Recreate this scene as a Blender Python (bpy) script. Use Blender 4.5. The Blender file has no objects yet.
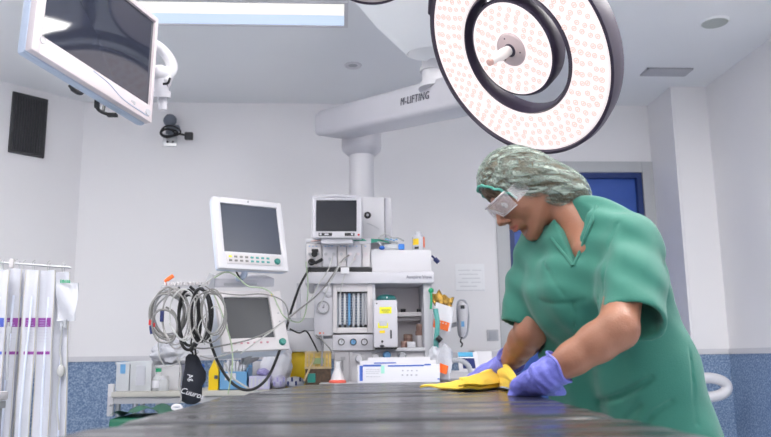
import bpy, bmesh, math, random
import numpy as np
from mathutils import Vector, Matrix

random.seed(4)
SC = bpy.context.scene
COL = SC.collection

# ------------------------------------------------------------------ camera
W_PX, H_PX, FPX = 771.0, 437.0, 770.0
CAM = Vector((0.0, 0.0, 1.0))
PITCH, YAW, ROLL = math.radians(10.4), math.radians(3.33), math.radians(0.69)
FWD = Vector((math.sin(YAW) * math.cos(PITCH), math.cos(YAW) * math.cos(PITCH), math.sin(PITCH)))
_R0 = Vector((math.cos(YAW), -math.sin(YAW), 0))
_U0 = _R0.cross(FWD)
RGT = math.cos(ROLL) * _R0 - math.sin(ROLL) * _U0
UPV = math.cos(ROLL) * _U0 + math.sin(ROLL) * _R0
cd = bpy.data.cameras.new('camera')
cam = bpy.data.objects.new('camera', cd)
COL.objects.link(cam)
m = Matrix((RGT, UPV, -FWD)).transposed().to_4x4()
m.translation = CAM
cam.matrix_world = m
cd.sensor_width = 36.0
cd.lens = 36.0 * FPX / W_PX
cd.clip_start = 0.05
cd.dof.use_dof = True
cd.dof.focus_distance = 2.5
cd.dof.aperture_fstop = 5.0
SC.camera = cam

# ------------------------------------------------------------------ world, exposure
wd = bpy.data.worlds.new('world')
SC.world = wd
wd.use_nodes = True
wd.node_tree.nodes['Background'].inputs[0].default_value = (0.75, 0.8, 0.9, 1)
wd.node_tree.nodes['Background'].inputs[1].default_value = 0.3
SC.view_settings.view_transform = 'Standard'
SC.view_settings.look = 'None'
SC.view_settings.gamma = 1.0
SC.view_settings.use_curve_mapping = False
SC.view_settings.exposure = 0.0
PANEL = 14.0       # strength of the unseen ceiling light panels
LAMP = 0.85         # strength of the lamp faces

# ------------------------------------------------------------------ measuring helpers
def ray(px, py):
    return (FWD + RGT * ((px - W_PX / 2) / FPX) - UPV * ((py - H_PX / 2) / FPX))
def P(px, py, Y):
    d = ray(px, py); return CAM + d * (Y / d.y)
def PZ(px, py, z):
    d = ray(px, py); return CAM + d * ((z - CAM.z) / d.z)
def C(px, py, depth):
    return CAM + ray(px, py) * depth
def PX(px, py, x):
    d = ray(px, py); return CAM + d * (x / d.x)

# ------------------------------------------------------------------ materials
MATS = {}
def mat(name, col, rough=0.5, metal=0.0, alpha=1.0, emis=None, es=0.0, bump=0.0, bscale=40.0,
        var=0.0, vscale=6.0, trans=0.0, ior=1.45, coat=0.0, sheen=0.0, stretch=None, spec=None, sss=0.0):
    if name in MATS: return MATS[name]
    mt = bpy.data.materials.new(name); mt.use_nodes = True
    nt = mt.node_tree; b = nt.nodes['Principled BSDF']
    b.inputs['Base Color'].default_value = (*col, 1)
    b.inputs['Roughness'].default_value = rough
    b.inputs['Metallic'].default_value = metal
    b.inputs['Alpha'].default_value = alpha
    b.inputs['Transmission Weight'].default_value = trans
    b.inputs['IOR'].default_value = ior
    b.inputs['Coat Weight'].default_value = coat
    b.inputs['Sheen Weight'].default_value = sheen
    if sss:
        b.inputs['Subsurface Weight'].default_value = sss
        b.inputs['Subsurface Radius'].default_value = (0.012, 0.004, 0.002)
        b.inputs['Subsurface Scale'].default_value = 1.0
    if spec is not None: b.inputs['Specular IOR Level'].default_value = spec
    if emis:
        b.inputs['Emission Color'].default_value = (*emis, 1)
        b.inputs['Emission Strength'].default_value = es
    tc = nt.nodes.new('ShaderNodeTexCoord'); mp = nt.nodes.new('ShaderNodeMapping')
    nt.links.new(tc.outputs['Object'], mp.inputs[0])
    if stretch: mp.inputs['Scale'].default_value = stretch
    if var or not bump:
        n = nt.nodes.new('ShaderNodeTexNoise'); n.inputs['Scale'].default_value = vscale
        n.inputs['Detail'].default_value = 4
        nt.links.new(mp.outputs[0], n.inputs['Vector'])
        r = nt.nodes.new('ShaderNodeValToRGB')
        v = var if var else 0.02
        r.color_ramp.elements[0].position = 0.3; r.color_ramp.elements[1].position = 0.7
        r.color_ramp.elements[0].color = (*[max(0, c * (1 - v)) for c in col], 1)
        r.color_ramp.elements[1].color = (*[min(1, c * (1 + v)) for c in col], 1)
        nt.links.new(n.outputs['Fac'], r.inputs[0]); nt.links.new(r.outputs[0], b.inputs['Base Color'])
    if bump:
        n2 = nt.nodes.new('ShaderNodeTexNoise'); n2.inputs['Scale'].default_value = bscale
        n2.inputs['Detail'].default_value = 5
        nt.links.new(mp.outputs[0], n2.inputs['Vector'])
        bp = nt.nodes.new('ShaderNodeBump'); bp.inputs['Strength'].default_value = bump
        bp.inputs['Distance'].default_value = 0.01
        nt.links.new(n2.outputs['Fac'], bp.inputs['Height']); nt.links.new(bp.outputs[0], b.inputs['Normal'])
    MATS[name] = mt
    return mt

def M_(n): return MATS[n]
mat('wall_paint', (0.84, 0.825, 0.85), 0.55, var=0.015, vscale=1.2)
mat('ceiling_paint', (0.84, 0.85, 0.88), 0.6, var=0.015, vscale=1.5)
mat('white_plastic', (0.58, 0.57, 0.62), 0.35)
mat('bright_plastic', (0.66, 0.65, 0.69), 0.35)
mat('cream_plastic', (0.63, 0.60, 0.62), 0.4)
mat('blue_grey_plastic', (0.45, 0.52, 0.66), 0.4)
mat('pink_white', (0.66, 0.59, 0.62), 0.35)
mat('grey_plastic', (0.42, 0.43, 0.47), 0.45)
mat('mid_grey', (0.30, 0.30, 0.32), 0.45)
mat('light_grey', (0.50, 0.50, 0.54), 0.45)
mat('machine_grey', (0.50, 0.49, 0.52), 0.45)
mat('dark_plastic', (0.02, 0.02, 0.024), 0.4)
mat('black_rubber', (0.012, 0.012, 0.014), 0.5)
mat('purple_rim', (0.032, 0.023, 0.045), 0.4)
mat('chrome', (0.75, 0.75, 0.77), 0.18, 1.0)
mat('steel', (0.55, 0.56, 0.58), 0.32, 1.0)
mat('screen_dark', (0.012, 0.014, 0.022), 0.08, spec=0.6)
mat('screen_grey', (0.065, 0.075, 0.105), 0.3, spec=0.4)
mat('screen_slate', (0.03, 0.034, 0.045), 0.3, spec=0.35)
mat('screen_mirror', (0.03, 0.035, 0.055), 0.05, spec=0.9, coat=0.3)
mat('teal', (0.015, 0.20, 0.17), 0.35)
mat('dark_teal', (0.01, 0.11, 0.11), 0.3)
mat('green', (0.02, 0.35, 0.16), 0.4)
mat('bright_blue', (0.03, 0.16, 0.60), 0.4)
mat('sky_blue', (0.16, 0.38, 0.66), 0.45)
mat('navy', (0.02, 0.03, 0.14), 0.5)
mat('stripe_blue', (0.06, 0.13, 0.50), 0.5)
mat('lilac', (0.42, 0.38, 0.68), 0.5)
mat('purple', (0.26, 0.05, 0.30), 0.5)
mat('blue_label', (0.08, 0.12, 0.50), 0.5)
mat('yellow', (0.92, 0.62, 0.01), 0.4)
mat('lemon', (0.85, 0.80, 0.03), 0.4)
mat('orange', (0.85, 0.16, 0.03), 0.45)
mat('red', (0.55, 0.02, 0.02), 0.4)
mat('amber', (0.60, 0.42, 0.10), 0.3, var=0.3, vscale=40)
mat('brown', (0.09, 0.055, 0.035), 0.5, var=0.4, vscale=60)
mat('skin_brown', (0.33, 0.20, 0.17), 0.5)
mat('gold_foil', (0.45, 0.27, 0.06), 0.25, 0.7, bump=0.8, bscale=70, var=0.5, vscale=50)
mat('paper', (0.68, 0.68, 0.73), 0.6)
mat('ink', (0.10, 0.10, 0.13), 0.6)
mat('pale_ink', (0.40, 0.40, 0.46), 0.6)
mat('wood', (0.50, 0.38, 0.22), 0.5, var=0.2, vscale=12)
mat('cable_grey', (0.22, 0.215, 0.21), 0.45)
mat('cable_pale', (0.36, 0.35, 0.35), 0.45)
mat('cable_white', (0.50, 0.50, 0.50), 0.4)
mat('cable_green', (0.36, 0.45, 0.30), 0.4)
mat('clear_plastic', (0.92, 0.94, 0.98), 0.15, alpha=0.46)
mat('clear_film', (0.72, 0.73, 0.80), 0.25, alpha=0.72, bump=0.7, bscale=30)
mat('milky_film', (0.68, 0.69, 0.77), 0.3, alpha=0.82, bump=0.5, bscale=22)
mat('clear_lens', (0.90, 0.86, 0.88), 0.06, alpha=0.28, spec=1.0, coat=0.6)
mat('lens_rim', (0.86, 0.80, 0.82), 0.12, alpha=0.75, coat=0.5)
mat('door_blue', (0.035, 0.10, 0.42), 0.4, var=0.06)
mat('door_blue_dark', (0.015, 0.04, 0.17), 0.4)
mat('frame_grey', (0.50, 0.51, 0.53), 0.4)
mat('floor_vinyl', (0.66, 0.70, 0.74), 0.3, var=0.1, vscale=60)
mat('panel_glow', (0.9, 0.9, 0.9), 0.5, emis=(1.0, 0.98, 0.95), es=PANEL)
mat('panel_visible', (0.3, 0.3, 0.3), 0.5, emis=(1.0, 0.975, 0.90), es=0.93)
mat('panel_blue', (0.3, 0.35, 0.4), 0.5, emis=(0.66, 0.80, 1.0), es=0.78)  # bluish daylight reflection put into the emission colour
mat('lamp_glow', (0.3, 0.28, 0.28), 0.3, emis=(1.0, 0.90, 0.91), es=LAMP)
mat('lamp_lens', (0.25, 0.15, 0.13), 0.3, emis=(1.0, 0.82, 0.79), es=0.72)
mat('lamp_hub', (0.50, 0.40, 0.41), 0.45)
mat('grip_glow', (0.95, 0.80, 0.72), 0.4, emis=(1, 0.85, 0.8), es=0.15)

def speckle(name, base, dark, light):
    mt = bpy.data.materials.new(name); mt.use_nodes = True
    nt = mt.node_tree; b = nt.nodes['Principled BSDF']
    tc = nt.nodes.new('ShaderNodeTexCoord'); n = nt.nodes.new('ShaderNodeTexNoise')
    n.inputs['Scale'].default_value = 110; n.inputs['Detail'].default_value = 2
    nt.links.new(tc.outputs['Object'], n.inputs['Vector'])
    r = nt.nodes.new('ShaderNodeValToRGB')
    e = r.color_ramp.elements
    e[0].position = 0.36; e[0].color = (*dark, 1); e[1].position = 0.62; e[1].color = (*light, 1)
    k = e.new(0.5); k.color = (*base, 1)
    nt.links.new(n.outputs['Fac'], r.inputs[0]); nt.links.new(r.outputs[0], b.inputs['Base Color'])
    b.inputs['Roughness'].default_value = 0.4
    MATS[name] = mt
speckle('wainscot_vinyl', (0.19, 0.28, 0.44), (0.11, 0.18, 0.33), (0.34, 0.43, 0.58))

def pad_material():
    mt = bpy.data.materials.new('wet_black_vinyl'); mt.use_nodes = True
    nt = mt.node_tree; b = nt.nodes['Principled BSDF']
    tc = nt.nodes.new('ShaderNodeTexCoord'); mp = nt.nodes.new('ShaderNodeMapping')
    mp.inputs['Scale'].default_value = (1.2, 5, 5)
    nt.links.new(tc.outputs['Object'], mp.inputs[0])
    n = nt.nodes.new('ShaderNodeTexNoise'); n.inputs['Scale'].default_value = 3; n.inputs['Detail'].default_value = 5
    nt.links.new(mp.outputs[0], n.inputs['Vector'])
    r = nt.nodes.new('ShaderNodeValToRGB')
    r.color_ramp.elements[0].position = 0.35; r.color_ramp.elements[0].color = (0.10, 0.10, 0.10, 1)
    r.color_ramp.elements[1].position = 0.7; r.color_ramp.elements[1].color = (0.38, 0.38, 0.38, 1)
    nt.links.new(n.outputs['Fac'], r.inputs[0]); nt.links.new(r.outputs[0], b.inputs['Roughness'])
    b.inputs['Base Color'].default_value = (0.026, 0.027, 0.031, 1)
    b.inputs['Specular IOR Level'].default_value = 0.55
    n2 = nt.nodes.new('ShaderNodeTexNoise'); n2.inputs['Scale'].default_value = 9; n2.inputs['Detail'].default_value = 3
    nt.links.new(mp.outputs[0], n2.inputs['Vector'])
    bp = nt.nodes.new('ShaderNodeBump'); bp.inputs['Strength'].default_value = 0.16; bp.inputs['Distance'].default_value = 0.008
    nt.links.new(n2.outputs['Fac'], bp.inputs['Height']); nt.links.new(bp.outputs[0], b.inputs['Normal'])
    MATS['wet_black_vinyl'] = mt
pad_material()

# ------------------------------------------------------------------ mesh builder
class MB:
    def __init__(s, M=None):
        s.v = []; s.f = []; s.M = M
    def _add(s, vs, fs, M=None):
        o = len(s.v)
        T = s.M if M is None else (s.M @ M if s.M is not None else M)
        for p in vs:
            p = Vector(p)
            s.v.append(T @ p if T is not None else p)
        for f in fs: s.f.append([i + o for i in f])
        return s
    def box(s, c, size, bev=0.0, M=None, seg=2):
        bm = bmesh.new(); bmesh.ops.create_cube(bm, size=1)
        for v in bm.verts: v.co = Vector((v.co.x * size[0], v.co.y * size[1], v.co.z * size[2])) + Vector(c)
        bev = min(bev, 0.45 * min(size))
        if bev > 0: bmesh.ops.bevel(bm, geom=bm.edges[:], offset=bev, segments=seg, profile=0.6, affect='EDGES')
        bm.verts.index_update()
        s._add([v.co.copy() for v in bm.verts], [[v.index for v in f.verts] for f in bm.faces], M); bm.free()
        return s
    def span(s, a, b, bev=0.0, M=None):
        a = Vector(a); b = Vector(b)
        return s.box((a + b) / 2, [max(1e-4, abs(b[i] - a[i])) for i in range(3)], bev, M)
    def pb(s, x0, y0, x1, y1, Ya, Yb, bev=0.0):      # axis aligned box measured on its front face
        a = P(x0, (y0 + y1) / 2, Ya).x; b = P(x1, (y0 + y1) / 2, Ya).x
        t = P((x0 + x1) / 2, y0, Ya).z; u = P((x0 + x1) / 2, y1, Ya).z
        return s.span((a, Ya, u), (b, Yb, t), bev)
    def ring(s, pts_a, pts_b): pass
    def cyl(s, a, b, r, r2=None, n=20, caps=True, M=None):
        a = Vector(a); b = Vector(b); r2 = r if r2 is None else r2
        z = (b - a).normalized(); x = z.orthogonal().normalized(); y = z.cross(x)
        vs = []; fs = []
        for c, rr in ((a, r), (b, r2)):
            for i in range(n):
                t = 2 * math.pi * i / n; vs.append(c + (x * math.cos(t) + y * math.sin(t)) * rr)
        for i in range(n): j = (i + 1) % n; fs.append([i, j, n + j, n + i])
        if caps: fs.append(list(range(n))[::-1]); fs.append(list(range(n, 2 * n)))
        return s._add(vs, fs, M)
    def tube(s, pts, r, n=8, smooth=True, M=None, closed=False, rad=None):
        pts = [Vector(p) for p in pts]
        if smooth and len(pts) > 2: pts = catmull(pts, 6, closed)
        N = len(pts); vs = []; fs = []
        up = Vector((0.13, 0.31, 0.94)); t0 = (pts[1] - pts[0]).normalized()
        x = (up - t0 * up.dot(t0)).normalized()
        for k, p in enumerate(pts):
            t = ((pts[(k + 1) % N] if closed or k < N - 1 else pts[k]) - (pts[k - 1] if closed or k > 0 else pts[k])).normalized()
            x = (x - t * x.dot(t)).normalized(); y = t.cross(x)
            rr = r if rad is None else rad(k / (N - 1))
            for i in range(n):
                a = 2 * math.pi * i / n; vs.append(p + (x * math.cos(a) + y * math.sin(a)) * rr)
        for k in range(N if closed else N - 1):
            k2 = (k + 1) % N
            for i in range(n): j = (i + 1) % n; fs.append([k * n + i, k * n + j, k2 * n + j, k2 * n + i])
        if not closed: fs.append(list(range(n))[::-1]); fs.append([(N - 1) * n + i for i in range(n)])
        return s._add(vs, fs, M)
    def lathe(s, prof, n=32, M=None, closed=False):    # profile (r, z) about local z
        vs = []; fs = []; K = len(prof)
        for r, z in prof:
            for i in range(n):
                a = 2 * math.pi * i / n; vs.append((r * math.cos(a), r * math.sin(a), z))
        for k in range(K if closed else K - 1):
            k2 = (k + 1) % K
            for i in range(n): j = (i + 1) % n; fs.append([k * n + i, k * n + j, k2 * n + j, k2 * n + i])
        if not closed:
            if prof[0][0] > 1e-6: fs.append(list(range(n))[::-1])
            if prof[-1][0] > 1e-6 and abs(prof[-1][1] - prof[-2][1]) > 1e-6: fs.append([(K - 1) * n + i for i in range(n)])
        return s._add(vs, fs, M)
    def prism(s, poly, h0, h1, M=None):                 # polygon in local xy extruded in z
        n = len(poly); vs = [(x, y, h0) for x, y in poly] + [(x, y, h1) for x, y in poly]
        fs = [list(range(n))[::-1], list(range(n, 2 * n))]
        for i in range(n): j = (i + 1) % n; fs.append([i, j, n + j, n + i])
        return s._add(vs, fs, M)
    def ball(s, c, r, n=16, M=None):
        r = (r, r, r) if not hasattr(r, '__len__') else r
        vs = []; fs = []; K = n // 2
        for k in range(K + 1):
            ph = math.pi * k / K
            for i in range(n):
                a = 2 * math.pi * i / n
                vs.append((c[0] + r[0] * math.sin(ph) * math.cos(a), c[1] + r[1] * math.sin(ph) * math.sin(a), c[2] + r[2] * math.cos(ph)))
        for k in range(K):
            for i in range(n): j = (i + 1) % n; fs.append([k * n + i, (k + 1) * n + i, (k + 1) * n + j, k * n + j])
        return s._add(vs, fs, M)
    def grid(s, fn, nu, nv, M=None):
        vs = [fn(i / (nu - 1), j / (nv - 1)) for i in range(nu) for j in range(nv)]
        fs = [[i * nv + j, (i + 1) * nv + j, (i + 1) * nv + j + 1, i * nv + j + 1] for i in range(nu - 1) for j in range(nv - 1)]
        return s._add(vs, fs, M)
    def sheet(s, fn, nu, nv, th, M=None):               # a curved sheet with real thickness
        g = [[Vector(fn(i / (nu - 1), j / (nv - 1))) for j in range(nv)] for i in range(nu)]
        top = []; bot = []
        for i in range(nu):
            for j in range(nv):
                du = g[min(i + 1, nu - 1)][j] - g[max(i - 1, 0)][j]; dv = g[i][min(j + 1, nv - 1)] - g[i][max(j - 1, 0)]
                n = du.cross(dv); n = n.normalized() if n.length > 1e-12 else Vector((0, 0, 1))
                top.append(g[i][j] + n * th / 2); bot.append(g[i][j] - n * th / 2)
        o = nu * nv; fs = []
        for i in range(nu - 1):
            for j in range(nv - 1):
                q = [i * nv + j, (i + 1) * nv + j, (i + 1) * nv + j + 1, i * nv + j + 1]
                fs.append(q); fs.append([k + o for k in q[::-1]])
        for i in range(nu - 1):
            for j in (0, nv - 1):
                a, b = i * nv + j, (i + 1) * nv + j; fs.append([a, b, b + o, a + o] if j else [b, a, a + o, b + o])
        for j in range(nv - 1):
            for i in (0, nu - 1):
                a, b = i * nv + j, i * nv + j + 1; fs.append([b, a, a + o, b + o] if i else [a, b, b + o, a + o])
        return s._add(top + bot, fs, M)
    def obj(s, name, mt, parent=None, ang=38, smooth=True):
        off = parent_world(parent)
        me = bpy.data.meshes.new(name)
        me.from_pydata([tuple(p - off) for p in s.v], [], s.f)
        bm = bmesh.new(); bm.from_mesh(me)
        bmesh.ops.remove_doubles(bm, verts=bm.verts[:], dist=1e-6)
        bmesh.ops.recalc_face_normals(bm, faces=bm.faces[:]); bm.to_mesh(me); bm.free()
        if smooth:
            me.polygons.foreach_set('use_smooth', [True] * len(me.polygons))
            me.set_sharp_from_angle(angle=math.radians(ang))
        me.materials.append(MATS[mt] if isinstance(mt, str) else mt)
        o = bpy.data.objects.new(name, me); COL.objects.link(o)
        if parent is not None: o.parent = parent
        return o

def catmull(p, k, closed=False):
    N = len(p); out = []
    rng = range(N if closed else N - 1)
    for i in rng:
        a = p[i - 1] if (closed or i > 0) else p[0] * 2 - p[1]
        b = p[i]; c = p[(i + 1) % N]
        d = p[(i + 2) % N] if (closed or i + 2 < N) else p[-1] * 2 - p[-2]
        for s in range(k):
            t = s / k
            out.append(0.5 * ((2 * b) + (c - a) * t + (2 * a - 5 * b + 4 * c - d) * t * t + (3 * b - a - 3 * c + d) * t ** 3))
    if not closed: out.append(p[-1])
    return out

def parent_world(p):
    off = Vector((0, 0, 0))
    while p is not None:
        off = off + p.location; p = p.parent
    return off

def tag(o, label=None, cat=None, group=None, kind=None):
    if label: o['label'] = label
    if cat: o['category'] = cat
    if group: o['group'] = group
    if kind: o['kind'] = kind
    return o
def thing(name, label, cat, loc, group=None):
    o = bpy.data.objects.new(name, None); COL.objects.link(o)
    o.empty_display_size = 0.05; o.location = Vector(loc)
    return tag(o, label, cat, group)
def struct(name, mb, mt, parent=None):
    o = mb.obj(name, mt, parent)
    if parent is None: o['kind'] = 'structure'
    return o
def solo(name, mb, mt, label, cat, group=None):       # a thing that is one mesh, origin at its base
    c = Vector((sum(v.x for v in mb.v), sum(v.y for v in mb.v), 0)) / max(1, len(mb.v)); c.z = min(v.z for v in mb.v)
    holder = type('H', (), {})()
    mb.v = [v - c for v in mb.v]
    o = mb.obj(name, mt); o.location = c
    return tag(o, label, cat, group)
def frame3(o, x, z):                                   # matrix with local x, z (y = away from viewer)
    x = Vector(x).normalized(); z = Vector(z); z = (z - x * z.dot(x)).normalized(); y = z.cross(x)
    M = Matrix((x, y, z)).transposed().to_4x4(); M.translation = o
    return M
def quad(tl, tr, br, bl, d, dw, dh):                   # image corners, centre depth, depth run across and upward
    a = C(*tl, d - dw / 2 + dh / 2); b = C(*tr, d + dw / 2 + dh / 2)
    c = C(*br, d + dw / 2 - dh / 2); e = C(*bl, d - dw / 2 - dh / 2)
    x = (b + c) / 2 - (a + e) / 2; z = (a + b) / 2 - (c + e) / 2
    return frame3((a + b + c + e) / 4, x, z), x.length, z.length
def matrix3(r, t):
    M = Matrix(r).to_4x4(); M.translation = Vector(t); return M
def text_mb(s, size, M, depth=0.0006, shear=0.0, space=1.0):     # lettering in local x (right), z (up), facing -y
    cu = bpy.data.curves.new('t', 'FONT'); cu.body = s; cu.size = size; cu.extrude = depth; cu.align_x = 'CENTER'; cu.align_y = 'CENTER'
    cu.shear = shear; cu.space_character = space; cu.resolution_u = 3
    ob = bpy.data.objects.new('t', cu); COL.objects.link(ob)
    me = bpy.data.meshes.new_from_object(ob.evaluated_get(bpy.context.evaluated_depsgraph_get()))
    R = Matrix.Rotation(math.pi / 2, 4, 'X')
    mb = MB(); mb._add([v.co.copy() for v in me.vertices], [list(p.vertices) for p in me.polygons], M @ R)
    bpy.data.objects.remove(ob); bpy.data.curves.remove(cu); bpy.data.meshes.remove(me)
    return mb
# ------------------------------------------------------------------ room
CZ = 2.71; DZ = 1.01          # ceiling height, top of the wainscot
XL, XR, YB, YF = -2.75, 2.32, 5.0, -2.6
XC = P(76, 250, 5).x          # corner where the canted wall starts
cant = 1.05
struct('floor', MB().span((XL - .1, YF - .1, -0.1), (XR + .5, YB + .2, 0)), 'floor_vinyl')
struct('ceiling', MB().span((XL - .1, YF - .1, CZ), (XR + .5, YB + .2, CZ + 0.12)), 'ceiling_paint')
dx0, dx1 = P(507, 250, 5).x, P(655.5, 250, 5).x - 0.055
dx0 += 0.02
door_top = 2.235
wb = MB()
wb.span((XC - .02, YB, 0), (dx0, YB + .12, CZ)); wb.span((dx1, YB, 0), (XR + .5, YB + .12, CZ)); wb.span((dx0, YB, door_top), (dx1, YB + .12, CZ))
struct('wall_back', wb, 'wall_paint')
# canted corner wall on the left and the left wall in front of it
c0 = Vector((XC, YB, 0)); c1 = Vector((XC - cant, YB - cant, 0)); nrm = Vector((-1, 1, 0)).normalized() * .12
struct('wall_corner', MB().prism([(c0.x, c0.y), (c1.x, c1.y), ((c1 + nrm).x, (c1 + nrm).y), ((c0 + nrm).x, (c0 + nrm).y)], 0, CZ), 'wall_paint')
struct('wall_left', MB().span((XL - .12, YF, 0), (XL, YB - cant, CZ)), 'wall_paint')
struct('wall_front', MB().span((XL, YF - .12, 0), (XR + .4, YF, CZ)), 'wall_paint')
# right wall: recess beside the door, then a projecting wall
YP = 4.62
xrec = P(662, 300, 5).x; xp = P(690, 300, YP).x
struct('wall_recess', MB().span((xrec, YP, 0), (xrec + .12, YB, CZ)), 'wall_paint')
xq = P(721, 260, YP).x
struct('wall_right_pier', MB().span((xp, YP - .004, 0), (xq + .15, YP + .15, CZ)), 'wall_paint')
struct('wall_right', MB().span((xq, YF, 0), (xq + .12, YP, CZ)), 'wall_paint')
# wainscot sheets with the white capping strip
def dado(n, a, b, inward):
    a = Vector(a); b = Vector(b); i = Vector(inward).normalized()
    def pr(t, z0, z1): return MB().prism([(a.x, a.y), (b.x, b.y), (b.x + i.x * t, b.y + i.y * t), (a.x + i.x * t, a.y + i.y * t)], z0, z1)
    struct('trim_%d' % n, pr(.006, .1, DZ), 'wainscot_vinyl')
    struct('trim_%d' % (n + 10), pr(.014, DZ, DZ + .032), 'bright_plastic')
    struct('baseboard_%d' % n, pr(.012, 0, .1), 'blue_grey_plastic')
dado(1, (XC, YB, 0), (dx0 - .09, YB, 0), (0, -1, 0))
dado(2, c0, c1, (1, -1, 0))
dado(3, (xp, YP - .004, 0), (xq, YP - .004, 0), (0, -1, 0))
dado(4, (xq, YP, 0), (xq, YF, 0), (-1, 0, 0))
dado(5, (XL, YF, 0), (XL, YB - cant, 0), (1, 0, 0))
# blue door with its frame
d = struct('door_1', MB().span((dx0 + .035, YB + .045, .01), (dx1 - .035, YB + .085, door_top - .035)), 'door_blue')
fr = MB()
fr.span((dx0 - .085, YB - .012, 0), (dx0, YB + .02, door_top + .075), .004); fr.span((dx1, YB - .012, 0), (dx1 + .075, YB + .02, door_top + .075), .004)
fr.span((dx0, YB - .012, door_top), (dx1, YB + .02, door_top + .075), .004)
struct('door_frame', fr, 'frame_grey', d)
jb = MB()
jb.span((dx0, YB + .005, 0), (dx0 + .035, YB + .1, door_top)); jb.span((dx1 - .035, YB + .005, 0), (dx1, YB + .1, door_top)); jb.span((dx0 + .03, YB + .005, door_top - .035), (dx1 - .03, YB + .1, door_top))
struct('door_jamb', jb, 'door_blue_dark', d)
hb = MB(); hx = dx1 - .12
hb.cyl((hx, YB + .045, 1.05), (hx, YB - .01, 1.05), .011); hb.cyl((hx, YB - .01, 1.05), (hx - .12, YB - .01, 1.05), .010)
struct('door_handle', hb, 'steel', d)

# ------------------------------------------------------------------ ceiling fittings
# recessed long light panel above the equipment
def light_panel(x0, x1, y0, y1, label, seen):
    t = thing('ceiling_light', label, 'ceiling light', ((x0 + x1) / 2, (y0 + y1) / 2, CZ), 'recessed ceiling light panels')
    f = MB(); w = .02
    f.span((x0 - w, y0 - w, CZ - .012), (x1 + w, y0, CZ)); f.span((x0 - w, y1, CZ - .012), (x1 + w, y1 + w, CZ))
    f.span((x0 - w, y0, CZ - .012), (x0, y1, CZ)); f.span((x1, y0, CZ - .012), (x1 + w, y1, CZ))
    f.obj('light_frame', 'bright_plastic', t)
    if seen:
        ym = y0 + (y1 - y0) * .52
        MB().span((x0, y0, CZ - .008), (x1, ym, CZ - .001)).obj('diffuser', 'panel_visible', t)
        k = MB().span((x0, ym, CZ - .008), (x1, y1, CZ - .001)).obj('daylight_tint', 'panel_blue', t); k['label'] = 'bluish rear half of the light panel, daylight reflection painted as glow'  # reflected daylight painted as a glowing blue half
    else:
        MB().span((x0, y0, CZ - .008), (x1, y1, CZ - .001)).obj('diffuser', 'panel_glow', t)  # out-of-frame panels, added to spread light evenly through the room
pr_, pf_ = PZ(344, 24, CZ), PZ(341, 2, CZ)
light_panel(-1.35, pr_.x, pf_.y, pr_.y, 'long recessed ceiling light panel above the patient monitors', True)
GL = 'large unseen ceiling light panel added over the near part of the room'
light_panel(-2.2, -.7, 1.9, 2.7, 'unseen wide ceiling light panel added for even light over the left side of the operating table', False)
light_panel(.95, 2.1, 1.5, 2.5, 'unseen wide ceiling light panel added for even light behind the worker along the right wall', False)
light_panel(-.5, .5, .9, 1.5, 'unseen ceiling light panel added for room light over the head of the operating table', False)
light_panel(-1.6, -.7, -1.9, -.9, 'unseen rear ceiling light panel added for room light at the far left behind the table', False)
light_panel(.7, 1.6, -1.9, -.9, 'unseen rear ceiling light panel added for room light at the far right behind the table', False)

a = PZ(353, 65, CZ)
t = thing('downlight', 'small round recessed downlight with a grey centre', 'downlight', (a.x, a.y, CZ))
MB(Matrix.Translation((a.x, a.y, CZ))).lathe([(.028, -.004), (.045, -.010), (.052, -.004), (.052, 0), (.028, 0)], 28, closed=True).obj('rim', 'bright_plastic', t)
MB(Matrix.Translation((a.x, a.y, CZ))).lathe([(.001, -.003), (.027, -.003), (.027, 0)], 28).obj('lamp_glass', 'grey_plastic', t)
a = PZ(714.5, 21.5, CZ)
t = thing('ceiling_speaker', 'round pale ceiling speaker near the right wall', 'speaker', (a.x, a.y, CZ))
MB(Matrix.Translation((a.x, a.y, CZ))).lathe([(.001, -.012), (.062, -.012), (.066, -.006), (.066, 0)], 36).obj('grille', mat('speaker_grey', (.50, .53, .52), .6, bump=.6, bscale=300), t)
MB(Matrix.Translation((a.x, a.y, CZ))).lathe([(.066, 0), (.066, -.010), (.072, -.006), (.074, 0)], 36).obj('rim', 'ceiling_paint', t)
a, b = PZ(647, 67.5, CZ), PZ(683, 75, CZ)
x0, x1 = PZ(641.5, 75, CZ).x, b.x
t = thing('ceiling_vent', 'grey rectangular ceiling vent grille above the blue door', 'vent', ((x0 + x1) / 2, (a.y + b.y) / 2, CZ))
MB().span((x0, b.y, CZ - .004), (x1, a.y, CZ - .001)).obj('backing', mat('vent_grey', (.36, .38, .42), .5), t)
sl = MB(); n = 9
for i in range(n):
    y = b.y + (a.y - b.y) * (i + .5) / n; sl.box(((x0 + x1) / 2, y, CZ - .008), (x1 - x0, .010, .006))
sl.obj('louvre', 'light_grey', t)
f = MB(); w = .012
f.span((x0 - w, b.y - w, CZ - .01), (x1 + w, b.y, CZ)); f.span((x0 - w, a.y, CZ - .01), (x1 + w, a.y + w, CZ)); f.span((x0 - w, b.y, CZ - .01), (x0, a.y, CZ)); f.span((x1, b.y, CZ - .01), (x1 + w, a.y, CZ))
f.obj('vent_frame', 'light_grey', t)

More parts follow.
